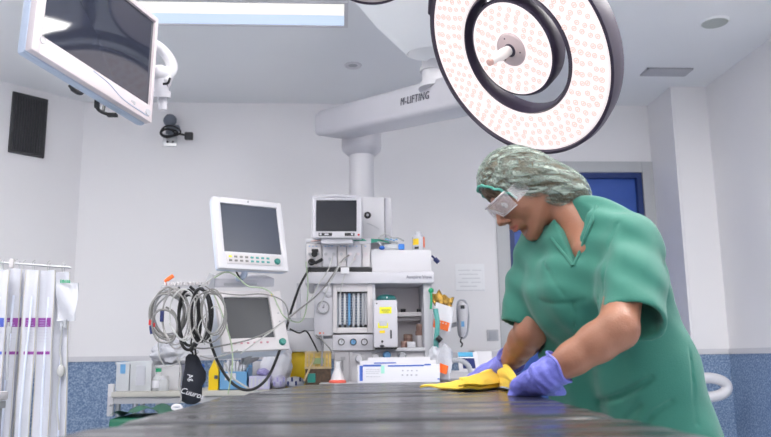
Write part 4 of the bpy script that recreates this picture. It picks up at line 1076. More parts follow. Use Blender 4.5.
# gold foil packets in a printed white pouch
t = thing('paper_pouch', 'white pouch with orange print hanging right of the machine', 'pouch', P(440, 330, YM + .02))
Yp = YM + .02
k = MB(); cs = [(436, 302), (453, 308), (450, 332), (432.5, 325)]
def bil(cs, u, v, Y):
    tlp, trp, brp, blp = [Vector(c) for c in cs]; p = (blp * (1 - u) + brp * u) * (1 - v) + (tlp * (1 - u) + trp * u) * v; return P(p.x, p.y, Y)
k.sheet(lambda u, v: bil(cs, u, v, Yp) + Vector((0, .006 * math.sin(u * 5) - .01 * math.sin(math.pi * u), 0)), 10, 10, .012); k.obj('pouch', 'paper', t)
cs2 = [(434, 318.5), (449.5, 323), (447.5, 331.5), (433, 327)]
k = MB(); k.sheet(lambda u, v: bil(cs2, u, v, Yp - .012) + Vector((0, .006 * math.sin(u * 5) - .01 * math.sin(math.pi * u), 0)), 8, 4, .003); k.obj('orange_print', 'orange', t)
k = MB()
for j in range(4): k.box(P(437 + 3 * j, 321.5 + .8 * j, Yp - .028), (.007, .002, .005))
k.obj('orange_print', 'paper', t)['label'] = 'white marks on the orange print'
for i, (px, py, rot) in enumerate([(437.5, 298, .5), (446.5, 302, -.3)]):
    c = P(px, py, Yp + .016 + .012 * i); M2 = Matrix.Translation(c) @ Matrix.Rotation(-rot, 4, 'Y')
    k = MB(M2); k.sheet(lambda u, v: (-.030 + .060 * u, .004 * math.sin(u * 9 + i), -.03 + .058 * v + .006 * math.sin(u * 8)), 14, 10, .010)
    solo('foil_packet', k, 'gold_foil', ['gold foil packet sticking out of the left of the pouch', 'gold foil packet sticking out of the right of the pouch'][i], 'packet', 'gold foil packets in the pouch')
# ear thermometer on wall holder
Yt = 4.3
t = thing('ear_thermometer', 'white handheld probe with display in a holder right of the pouch', 'thermometer', P(462.5, 340, Yt))
k = MB(); pts = [P(462, 304, Yt), P(463, 312, Yt - .01), P(463, 322, Yt - .01), P(462.5, 336, Yt)]
k.tube(pts, .03, 20, rad=lambda u: .032 * (1 - .35 * u) * (min(1, .55 + u * 4) if u < .12 else 1) * (1 if u < .9 else 1 - (u - .9) * 4)); k.obj('body', 'bright_plastic', t)
k = MB(); a = P(462.6, 307, Yt - .036); k.box(a, (.024, .006, .020), .003); k.box(P(463, 316, Yt - .034), (.010, .004, .016), .002); k.obj('display', 'dark_plastic', t)
k = MB(); k.box(P(462.8, 324, Yt - .034), (.018, .003, .030), .002); k.obj('blue_band', 'sky_blue', t)
k = MB(); k.tube([P(457.8, 303, Yt + .02), P(457.6, 318, Yt + .02), P(459, 334, Yt + .02), P(463, 338, Yt + .02), P(467, 333, Yt + .02), P(468.4, 316, Yt + .02), P(466, 303, Yt + .02), P(462, 300, Yt + .02)], .006, 8, closed=True); k.obj('cradle', 'grey_plastic', t)
k = MB(); k.tube([P(462, 337, Yt), P(460.5, 341, Yt - .01), P(462.5, 344, Yt), P(461, 347, Yt)], .004, 8); k.obj('cord', 'black_rubber', t)
k = MB(); k.cyl(P(462.5, 322, Yt + .03), Vector((P(462.5, 322, Yt).x, YB, P(462.5, 322, Yt).z)), .014); k.obj('wall_arm', 'light_grey', t)

# suction / phone unit at the end of the worktop
t = thing('infusion_unit', 'white desktop unit with blue screen and grey coiled hose by the far glove', 'medical unit', P(458, 381, 3.75))
zt = WT
k = MB(); Yu = 3.66; x0, x1 = P(441, 378, Yu).x, P(492, 378, Yu).x
z1 = P(460, 371, Yu).z
k.span((x0, Yu, zt), (x1, Yu + .22, z1), .010); k.obj('base_unit', 'bright_plastic', t)
MB().span((x0 + .004, Yu - .003, zt + .001), (x1 - .01, Yu + .02, zt + .014), .003).obj('base_trim', 'mid_grey', t)
F, w, h = quad((455, 352), (474, 352), (483, 371), (462, 371), 3.72, 0, .12)
MB(F).box((0, .012, 0), (w, .024, h), .005).obj('console', 'bright_plastic', t)
MB(F).box((-.0, -.002, -h * .12), (w * .62, .006, h * .50), .002).obj('screen', 'navy', t)
MB(F).box((-.01, -.002, h * .34), (w * .75, .006, h * .22), .006).obj('blue_trim', mat('trim_cyan', (.10, .38, .62), .4), t)
k = MB(); pts = catmull([P(450, 362, 3.64), P(456, 360, 3.62), P(463, 361.5, 3.62), P(468.5, 366, 3.62), P(471, 373, 3.63)], 14); k.tube(pts, .012, 12, False, rad=lambda u: .0115 + .002 * math.sin(u * 110)); k.obj('grey_hose', 'grey_plastic', t)
t = thing('clear_bag', 'clear plastic bag with an orange label on the worktop', 'bag', P(440, 380, 3.7))
cs3 = [(444, 344), (452, 352), (449, 379), (431, 377)]
k = MB(); k.sheet(lambda u, v: bil(cs3, u, v, 3.64) + Vector((0, .03 * math.sin(u * 4 + v * 3), 0)), 12, 12, .012); k.obj('bag_film', 'clear_film', t)
cs4 = [(440.5, 363), (448, 366), (446, 374.5), (438.5, 371.5)]
k = MB(); k.sheet(lambda u, v: bil(cs4, u, v, 3.61) + Vector((0, .012 * math.sin(u * 4), 0)), 6, 6, .003); k.obj('orange_label', 'orange', t)
bag('white_tissue', 'crumpled white wrapping behind the orange-labelled bag', (P(430, 350, 3.85).x + .02, 3.80, P(434, 356, 3.8).z), (.035, .03, .04), 'clear_film', 12, 0, n=18)
t = thing('white_console', 'white angular cover right of the blue-screened unit', 'cover', P(478, 380, 3.9))
F, w, h = quad((473, 351), (489, 351), (497, 379), (478, 379), 3.98, 0, .10)
MB(F).box((0, .01, 0), (w, .02, h), .006).obj('panel', 'bright_plastic', t); k = MB(F); k.box((w * .15, -.003, -h * .05), (.010, .006, .035), .003, Matrix.Rotation(.4, 4, 'Y')); k.obj('black_latch', 'dark_plastic', t)
x0, x1 = P(478, 352, 4.6).x, P(506, 352, 4.6).x
t = thing('wall_cabinet', 'low white wall unit under the grey switch', 'cabinet', ((x0 + x1) / 2, 4.9, 0))
MB().span((x0, 4.75, 0.0), (x1, 4.98, P(490, 350, 4.75).z), .008).obj('housing', 'bright_plastic', t)
k = MB(); k.span((x0 + .01, 4.742, P(490, 362, 4.75).z), (x1 - .01, 4.752, P(490, 352, 4.75).z), .004); k.obj('front_flap', 'white_plastic', t)

# box of masks on the worktop
t = thing('printed_carton', 'low white printed carton with blue stripes on the worktop', 'carton', (P(398, 382, 3.60).x, 3.7, WT))
F, w, h = quad((358, 365.5), (439.5, 364), (440, 379.5), (357.5, 382), 3.60, 0, 0)
zb = WT; hh = P(398, 364.7, 3.6).z - WT
xa, xb = P(357.5, 373, 3.60).x, P(440, 373, 3.60).x
MB().span((xa, 3.60, WT), (xb, 3.74, WT + hh), .004).obj('carton', 'paper', t)
k = MB(); k.prism([(xa + .012, 3.62), (xb - .015, 3.615), (xb - .03, 3.73), (xa + .05, 3.735)], WT + hh + .0005, WT + hh + .020, None)
k.prism([(xa + .05, 3.635), (xb - .04, 3.63), (xb - .06, 3.73), (xa + .07, 3.735)], WT + hh + .020, WT + hh + .034, None)
k.obj('lid_flap', 'bright_plastic', t)
k = MB(); yf = 3.5985
def S(x0, y0, x1, y1): k.span((P(x0, 373, 3.6).x, yf, P(x0, y1, 3.6).z), (P(x1, 373, 3.6).x, yf + .003, P(x0, y0, 3.6).z))
S(359.5, 365.8, 362.8, 381); S(363, 364.8, 381, 366.6); S(388, 365.2, 424, 366.6); S(424.5, 363.9, 431, 365.4); k.span((P(374, 362, 3.62).x, 3.6165, WT + hh + .006), (P(396, 362, 3.62).x, 3.6195, WT + hh + .011)); S(437.3, 378.3, 439.7, 379.6)
k.obj('blue_stripe', 'stripe_blue', t)
k = MB()
rng = random.Random(2)
for yy in (369, 371, 373, 376.5): 
    xx = 366
    while xx < 379: l = rng.uniform(1, 3); S(xx, yy, xx + l, yy + .5); xx += l + .7
for xx in (402, 407, 411, 416): S(xx, 370, xx + 1.6, 371.2); S(xx - .5, 374.3, xx + 1.2, 375.8)
k.obj('print', 'pale_ink', t)
k = MB(); S(381, 365.5, 384.5, 373.5); k.obj('green_sticker', mat('mint', (.35, .70, .60), .5), t)

# flask with red base beside the box
fc = P(337.5, 381, 3.66)
t = thing('suction_flask', 'clear conical flask with red base left of the printed carton', 'flask', (fc.x, 3.7, WT)); T = Matrix.Translation((fc.x, 3.68, WT))
MB(T).lathe([(.036, .012), (.034, .018), (.018, .055), (.013, .07), (.013, .095), (.017, .10)], 28).obj('flask_body', 'clear_plastic', t)
MB(T).lathe([(.001, 0), (.040, 0), (.041, .008), (.036, .014), (.001, .014)], 28).obj('red_base', mat('coral', (.75, .14, .10), .4), t)

# ------------------------------------------------------------------ things left of the machine
Yb = 4.0
t = thing('sharps_bin', 'yellow sharps bin with a white folded lid behind the patient monitor', 'bin', (P(292, 380, Yb).x, Yb + .1, STZ))
Yb = 4.19; x0, x1 = P(281, 360, Yb + .12).x, P(305, 360, Yb + .12).x; z1 = P(290, 352, Yb + .12).z
MB().span((x0, Yb + .12, STZ), (x1, Yb + .3, z1), .006).obj('bin_body', 'yellow', t)
k = MB(); k.span((P(286, 344, Yb + .12).x, Yb + .15, z1 + .03), (P(301, 344, Yb + .12).x, Yb + .28, P(290, 342, Yb + .15).z), .003); k.obj('lid_rim', 'yellow', t)
k = MB(); k.box(P(291.5, 341, Yb + .14), (.020, .02, .028), .005); k.obj('red_cap', 'red', t)
Yl = 4.28
t = thing('mounting_bracket', 'white bracket block joining the monitor arm to the machine', 'bracket', P(300, 351, Yl))
MB().span((P(262, 340, Yl).x, Yl, P(290, 352, Yl).z), (P(322, 340, Yl).x, Yl + .12, P(290, 331, Yl).z), .010).obj('lower_block', 'bright_plastic', t)
MB().span((P(285, 325, Yl - .02).x, Yl, P(290, 331, Yl).z), (P(314, 325, Yl).x, Yl + .1, P(290, 318, Yl).z), .006).obj('upper_rail', 'light_grey', t)
k = MB(); k.span((P(296, 325, Yl).x, Yl + .02, STZ * 0 + P(290, 318, Yl).z - .01), (P(300, 325, Yl).x, Yl + .06, P(290, 283, Yl).z)); k.obj('upright', 'white_plastic', t)
# absorber canister: yellow-topped clear jar with brown granules
Yc = 3.88
cc = P(318, 370, Yc); x0, x1 = P(304.5, 370, Yc).x, P(331.5, 370, Yc).x
zA, zB, zC, zD = P(318, 384, Yc).z, P(318, 368, Yc).z, P(318, 352, Yc).z, P(318, 350, Yc).z
t = thing('absorber_canister', 'square canister with amber top half and brown granules below', 'canister', (cc.x, Yc + .07, WT))
MB().span((x0 + .004, Yc + .004, WT - .03), (x1 - .004, Yc + .13, zB - .004)).obj('granules', 'brown', t)
k = MB(); k.span((x0 + .002, Yc, zB), (x1 - .002, Yc + .134, zC), .004); k.obj('amber_housing', 'amber', t)
k = MB()
for xx in (306, 309, 314, 321, 325, 328.5): k.span((P(xx, 360, Yc).x - .003, Yc - .005, zB), (P(xx, 360, Yc).x + .003, Yc + .001, zC))
k.span((x0, Yc - .006, zC - .006), (x1, Yc + .13, zC + .004)); k.span((x0, Yc - .006, zB - .004), (x1, Yc + .004, zB + .006)); k.obj('amber_rib', 'wood', t)
k = MB(); k.span((P(312.5, 360, Yc).x, Yc - .008, P(312, 364, Yc).z), (P(324, 360, Yc).x, Yc - .004, P(312, 358, Yc).z)); k.obj('green_label', mat('olive', (.25, .34, .16), .5), t)
k = MB(); a = P(311, 382, 3.80); k.span((P(307.5, 380, 3.8).x, 3.8, WT), (P(315.3, 380, 3.8).x, 3.85, P(311, 373.5, 3.8).z), .003)
solo('green_block', k, 'teal', 'small dark green block in front of the absorber canister', 'block')
k = MB().cyl(P(304, 381, 3.78), P(314.5, 358, 3.78), .0045, n=10); solo('wooden_stick', k, 'wood', 'thin wooden stick leaning on the absorber canister', 'stick')

# ------------------------------------------------------------------ patient monitors
YMn = 3.42
pm = thing('upper_monitor', 'white flat patient monitor with grey screen, the upper one of two', 'monitor', P(249, 268, YMn))
F = matrix3([[0.8427, -0.5209, -0.1361], [0.5383, 0.8207, 0.1917], [0.0119, -0.2348, 0.972]], [-0.4066, 3.4501, 1.5633]); w = h = .34
F1, w1, h1 = F, w, h
MB(F).box((0, .030, 0), (w, .036, h), .016).obj('housing', 'blue_grey_plastic' if False else mat('monitor_side', (.62, .67, .80), .4), pm)
sx0, sx1 = -w * .5 + .10 * w, w * .5 - .075 * w; sz0, sz1 = -h * .5 + .235 * h, h * .5 - .085 * h
k = MB(F); y0 = -.004
k.span((-w / 2, y0, -h / 2), (sx0, .02, h / 2), .006); k.span((sx1, y0, -h / 2), (w / 2, .02, h / 2), .006); k.span((sx0 - .003, y0, -h / 2), (sx1 + .003, .02, sz0), .005); k.span((sx0 - .003, y0, sz1), (sx1 + .003, .02, h / 2), .005)
k.obj('bezel', 'bright_plastic', pm)
MB(F).span((sx0 - .002, .004, sz0 - .002), (sx1 + .002, .012, sz1 + .002)).obj('screen', 'screen_grey', pm)
k = MB(F); k.box((0, -.006, -h / 2 + .045), (w * .78, .006, .046), .004); k.obj('key_strip', 'cream_plastic', pm)
for j in range(8):
    for r_ in range(2):
        mm = 'lemon' if (j == 0 and r_ == 0) else ('hose_teal' if j >= 4 else 'cable_grey')
        MB(F).box((-w * .34 + j * .026, -.010, -h / 2 + .054 - r_ * .018), (.014, .004, .009), .0015).obj('key', mm, pm)
G2 = F @ Matrix.Translation((w * .33, -.008, -h / 2 + .042)) @ Matrix.Rotation(math.pi / 2, 4, 'X')
MB(G2).lathe([(.001, .012), (.011, .012), (.014, .007), (.015, 0)], 24).obj('knob', 'teal', pm)
MB(F).ball((0, -.006, h / 2 - .012), (.005, .003, .005), 10).obj('sensor_lens', 'grey_plastic', pm)
k = MB(); k.tube([F @ Vector((-.02, .05, -h * .4)), F @ Vector((-.03, .05, -h * .5 - .01)), P(238, 279, 3.52)], .014, 10); k.obj('neck', 'blue_grey_plastic', pm)

lm = thing('lower_monitor', 'older white patient monitor with dark screen, below the upper one', 'monitor', P(250, 350, 3.5))
F = matrix3([[0.8553, -0.4814, -0.1918], [0.5167, 0.8207, 0.2439], [0.04, -0.3077, 0.9506]], [-0.4228 * .94, 3.7136 * .94, 1 + .1913 * .94]); w, h = .34 * .94, .30 * .94
F2, w2, h2 = F, w, h
k = MB(F); k.box((0, .06, 0), (w, .10, h), .016); k.obj('housing', mat('lower_side', (.60, .63, .72), .4), lm)
sx0, sx1 = -w * .5 + .12 * w, w * .5 - .20 * w; sz0, sz1 = -h * .5 + .21 * h, h * .5 - .11 * h
k = MB(F); y0 = -.006
k.span((-w / 2, y0, -h / 2), (sx0, .02, h / 2), .006); k.span((sx1, y0, -h / 2), (w / 2, .02, h / 2), .006); k.span((sx0 - .003, y0, -h / 2), (sx1 + .003, .02, sz0), .005); k.span((sx0 - .003, y0, sz1), (sx1 + .003, .02, h / 2), .005)
k.obj('bezel', 'pink_white' if False else 'cream_plastic', lm)
MB(F).span((sx0 - .002, .006, sz0 - .002), (sx1 + .002, .013, sz1 + .002)).obj('screen', 'screen_slate', lm)
G2 = F @ Matrix.Translation((w * .5 - .034, -.006, -h / 2 + .034)) @ Matrix.Rotation(math.pi / 2, 4, 'X')
MB(G2).lathe([(.001, .014), (.013, .014), (.016, .008), (.017, 0)], 24).obj('knob', 'teal', lm)
for j in range(6): MB(F).box((-w * .32 + j * .031, -.008, -h / 2 + .035), (.010, .004, .008), .001).obj('key', mat('key_red', (.55, .25, .30), .4), lm)
for zz_ in (.10, .06, .02): MB(F).ball((w * .5 - .03, -.008, zz_ - .03), .004, 8).obj('key', 'grey_plastic', lm)
MB(F).box((w * .5 - .045, -.008, h * .5 - .025), (.012, .004, .012), .002).obj('yellow_mark', 'yellow', lm)
k = MB(); k.tube([F @ Vector((0, .08, -h * .45)), F @ Vector((0, .14, -h * .5)), P(256, 357, 3.75)], .018, 10); k.obj('mount', 'mid_grey', lm)
k = MB(); a = P(268, 352, 3.75); k.tube([F @ Vector((0, .10, -h * .2)), P(262, 338, 3.9), P(282, 338, 4.22)], .022, 10); k.obj('support_arm', 'light_grey', lm)
# recorder box on top of the lower monitor
t = thing('recorder_box', 'flat white recorder box on top of the lower monitor', 'recorder', P(243, 289, 3.5))
F, w, h = quad((214.5, 277), (275, 279), (274, 286), (214.5, 289), 3.50, .10, 0.0)
MB(F).box((0, .10, 0), (w, .20, h * .95), .008).obj('housing', 'white_plastic', t)
MB(F).box((-.02, -.002, -h * .12), (w * .55, .006, h * .30), .002).obj('slot', 'grey_plastic', t)
MB(F).box((w * .2, .1, h * .48), (w * .5, .12, .006), .002).obj('top_lid', 'bright_plastic', t)
k = MB(F); k.prism([(-w / 2 - .035, -.03), (-w / 2, -.03), (-w / 2, .035), (-w / 2 - .005, .035)], -.004, .12, Matrix.Rotation(-math.pi / 2, 4, 'X') @ Matrix.Scale(-1, 4, (0, 1, 0))); k.obj('side_flap', 'grey_plastic', t)
# cable rack
t = thing('cable_rack', 'grey toothed rail holding the hanging cables left of the monitors', 'cable rack', P(182, 290, 3.45))
ca, cb = P(161.5, 288, 3.42), P(213, 287, 3.5)
XM = frame3((ca + cb) / 2, cb - ca, (0, 0, 1)); L_ = (cb - ca).length
MB(XM).box((0, 0, 0), (L_, .03, .022), .004).obj('rail', 'light_grey', t)
k = MB(XM)
for j in range(15): k.box((-L_ / 2 + .012 + j * (L_ - .02) / 15, -.005, .015), (.008, .030, .016), .002)
k.obj('tooth', 'cream_plastic', t)
k = MB(XM)
for j in range(7): k.cyl((-L_ / 2 + .03 + j * .032, -.01, -.012), (-L_ / 2 + .03 + j * .032, -.012, -.035), .008, n=10)
k.obj('cable_plug', 'cable_pale', t)
MB(XM).ball((-L_ * .18, -.017, -.002), .006, 8).obj('screw', 'dark_plastic', t); MB(XM).ball((L_ * .22, -.017, .004), .006, 8).obj('screw', 'dark_plastic', t)
k = MB(); M2 = Matrix.Translation(P(170.2, 277.8, 3.43)) @ Matrix.Rotation(-.62, 4, 'Y'); k.box((0, 0, 0), (.034, .016, .016), .003, M2); k.cyl(P(164.5, 281, 3.43), P(168, 279.5, 3.43), .006, .008, 10)
k.cyl(P(165.5, 281, 3.43), P(165.5, 286, 3.43), .004, n=8)
solo('orange_clip', k, 'orange', 'orange plastic clip sticking up from the left of the cable rack', 'clip')
# black cloth bag with white writing
t = thing('cloth_bag', 'black cloth bag with white handwriting hanging below the cables', 'bag', P(194, 405, 3.40))
k = MB(); ol = [(187, 357), (190, 354), (197, 354.5), (200, 358), (203, 366), (206.5, 372), (206.5, 380), (203, 386), (202.5, 394), (201, 401), (196, 404), (189, 404), (183, 401), (182, 393), (184, 380), (186, 368)]
cen = Vector((194, 381)); rings_ = []
vs = []; fs = []; n = len(ol)
for s_, dy in ((.90, .0), (1.0, -.014), (1.0, -.030), (.82, -.046), (.45, -.056)):
    for i, (x, y) in enumerate(ol):
        q = cen + (Vector((x, y)) - cen) * s_; p = P(q.x, q.y, 3.42); vs.append(p + Vector((0, dy + .004 * math.sin(i * 1.7), 0)))
for j in range(4):
    for i in range(n): i2 = (i + 1) % n; fs.append([j * n + i, j * n + i2, (j + 1) * n + i2, (j + 1) * n + i])
fs.append(list(range(n))[::-1]); fs.append([4 * n + i for i in range(n)])
k._add(vs, fs); k.obj('bag_body', mat('black_cloth', (.012, .014, .024), .8, bump=.4, bscale=60), t, 60)
M2 = frame3(P(192, 393.5, 3.36), (1, 0, -.30), (0, 0, 1)); text_mb('Cuuros', .034, M2, .0008, .3).obj('white_writing', 'paper', t, smooth=False)
M2 = frame3(P(190.5, 377, 3.36), (.4, 0, -1), (1, 0, .4)); text_mb('Ag', .030, M2, .0008, .3).obj('white_writing', 'paper', t, smooth=False)
k = MB(); k.tube([P(193, 355, 3.40), P(191, 345, 3.40), P(192, 335, 3.41), P(190, 322, 3.42)], .004, 8); k.tube([P(196, 356, 3.40), P(195, 345, 3.40), P(196.5, 335, 3.41)], .004, 8); k.obj('drawstring', 'black_rubber', t)

# ------------------------------------------------------------------ cables
def cable(label, pts, r, mt, Y=3.4, name='cable', cat_='cable', group=None, closed=False, n=8):
    pp = [P(p[0], p[1], p[2] if len(p) > 2 else Y) for p in pts]
    k = MB().tube(pp, r, n, closed=closed); return solo(name, k, mt, label, cat_, group)
def coil(label, cx, cy, rx, ry, turns, r, mt, Y, seed, name='cable_coil'):
    rng = random.Random(seed); pts = []
    for i in range(int(turns * 10)):
        a = -math.pi / 2 + 2 * math.pi * i / 10
        j = 1 + .13 * math.sin(i * .73 + seed) + rng.uniform(-.05, .05)
        pts.append(P(cx + rx * j * math.cos(a) + .8 * math.sin(i * .37), cy + ry * j * math.sin(a), Y - .0035 * (i % 17) + .004 * math.sin(i)))
    k = MB().tube(pts, r, 7); return solo(name, k, mt, label, 'cable coil')
coil('grey cable coil at the far left of the cable rack', 169, 315, 17, 24, 3.2, .0042, 'cable_grey', 3.40, 1)
coil('pale cable coil with dark plugs hanging left of the black coil', 174, 318, 13.5, 27, 2.4, .0035, 'cable_pale', 3.37, 5)
coil('grey tangled cable loop hanging low at the left', 166, 325, 13, 17, 1.6, .0045, 'cable_grey', 3.36, 9)
coil('black cable coil hanging in the middle of the cable rack', 190, 319, 10.5, 28, 2.6, .0065, 'black_rubber', 3.37, 2)
coil('second black cable coil nearer the monitor', 201, 318, 10, 27, 2.2, .0062, 'black_rubber', 3.33, 7)
coil('pale thin cable coil over the black coils', 198, 316, 9, 24, 2.0, .0032, 'cable_pale', 3.31, 4)
coil('white cable coil crossing between the grey and the black coils', 182, 316, 14, 25, 1.8, .0034, 'cable_white', 3.345, 12)
coil('darker grey cable coil behind the left grey coils', 171, 314, 15, 21, 2.2, .0040, 'mid_grey', 3.43, 15)
coil('grey cable coil hugging the left edge of the lower monitor', 212, 312, 12, 22, 2.0, .0034, 'cable_grey', 3.28, 18)
coil('loose grey cable loop draped from rack to monitor', 208, 318, 16, 25, 1.2, .0035, 'cable_grey', 3.30, 6)
t = thing('cable_plug', 'red and dark plug dangling on the left grey coil', 'plug', P(150, 330, 3.37))
k = MB(); k.box(P(150.5, 322.5, 3.37), (.014, .012, .024), .003); k.box(P(154, 325, 3.36), (.010, .01, .018), .003); k.obj('red_shell', 'red', t); MB().cyl(P(150.5, 326, 3.37), P(151.5, 334, 3.37), .006, n=10).obj('strain_relief', 'navy', t); MB().box(P(162, 316, 3.35), (.016, .014, .05), .004).obj('dark_plug', 'navy', t)
cable('pale cable falling from the grey coil to the side table', [(159, 333), (158.5, 345), (160, 358), (166, 366), (176, 364), (185, 356)], .0028, 'cable_white', 3.42)
cable('pale cable rising from the rack to the recorder box', [(196, 290), (204, 284), (213, 278), (220, 273, 3.4), (232, 273), (240, 279)], .0028, 'cable_white', 3.4)
cable('greenish cable looping over the monitor top to the machine', [(214, 278), (226, 272), (236, 276), (248, 286), (262, 288), (272, 294), (279, 308), (286, 318), (300, 322, 3.6), (306, 310, 3.7), (308, 285, 3.8), (306, 262, 3.88)], .0030, 'cable_green', 3.38)
cable('greenish cable falling straight in front of the lower monitor', [(213, 292), (218, 303), (226, 325), (232, 348), (232, 370), (228, 394)], .0032, 'cable_green', 3.32)
cable('grey cable crossing below the lower monitor screen', [(190, 347), (205, 348.5), (225, 345), (248, 340), (268, 332), (286, 320, 3.5), (300, 309, 3.65), (322, 290, 3.8), (341, 262, 3.86), (349, 255, 3.89)], .0035, 'cable_grey', 3.33)
cable('pale cable beside the grey one to the monitoring modules', [(240, 354), (262, 338), (280, 325), (292, 314, 3.6), (310, 300, 3.75), (318, 285, 3.82), (328, 270, 3.86), (333, 256, 3.89)], .0030, 'cable_white', 3.36)
cable('grey cable running over the top of the lower monitor', [(205, 286), (216, 292), (240, 295), (262, 294), (280, 299), (287, 308), (289, 322)], .0028, 'cable_grey', 3.33)
cable('white cable from the middle module with a square tag', [(346, 256, 3.88), (341, 262, 3.86), (336, 272, 3.84), (331, 281, 3.85), (325, 295, 3.85), (319, 307, 3.85)], .0030, 'cable_white')
k = MB(); k.box(P(345, 270.5, 3.84), (.042, .006, .032), .002, None); solo('cable_tag', k, 'bright_plastic', 'square white tag on a cable under the modules', 'tag')
cable('white cable with the tag hanging from the right module', [(356, 253, 3.88), (352, 262, 3.85), (347, 270, 3.845), (342, 284, 3.85), (340, 300, 3.86)], .0026, 'cable_white')
cable('long black hose curving from the rack under the monitor up to the machine', [(206, 318), (208, 332), (213, 350), (220, 366), (230, 381), (243, 389.5), (256, 388), (268, 377), (276, 360, 3.45), (281, 346, 3.55), (287, 326, 3.65), (292, 308, 3.72), (299, 288, 3.8), (305, 276, 3.85), (310, 268, 3.88)], .0062, 'black_rubber', 3.38, 'black_hose', 'hose')
cable('pale cable bowing low below the black hose', [(224, 362, 3.4), (232, 377, 3.4), (243, 385, 3.4), (254, 391, 3.4), (259, 391, 3.42)], .0042, 'cable_white', 3.36)
cable('dark cable bundle end between monitor and machine', [(290, 329, 3.7), (299, 333, 3.75), (306, 331, 3.8), (312, 340, 3.85), (318, 352, 3.86)], .004, 'black_rubber')
cable('thick dark cable in front of the amber canister', [(322, 336, 3.86), (323, 345, 3.85), (322, 356, 3.85), (322, 366, 3.85)], .005, 'mid_grey')
cable('grey cable trailing from the knob row to the canister', [(316, 335, 3.86), (323, 341, 3.83), (330, 349, 3.83), (332, 353, 3.84)], .003, 'cable_grey')
cable('short dark cable below the upper monitor', [(235, 269, 3.43), (238, 275, 3.43), (241, 280, 3.46)], .004, 'black_rubber')
cable('thin white cable crossing the black coils', [(205, 345), (198, 330), (205, 315), (216, 306), (222, 320), (214, 334), (204, 343)], .0026, 'cable_white', 3.29)
cable('thin pale cable across the lower left corner of the monitor', [(200, 356), (212, 358), (228, 354), (238, 350)], .0028, 'cable_pale', 3.31)
cable('white cable from the rack to a plug below the bag', [(177, 357, 3.35), (181, 370, 3.34), (179.5, 385, 3.33), (181, 400, 3.33), (176, 406, 3.33)], .0028, 'cable_pale')
k = MB(); k.tube([P(172.5, 407.5, 3.3), P(175, 405.5, 3.3), P(180, 406, 3.3), P(181, 408.5, 3.3), P(176, 409.5, 3.3)], .007, 8, closed=True); solo('finger_sensor', k, 'bright_plastic', 'small white finger sensor lying at the table edge below the black bag', 'sensor')
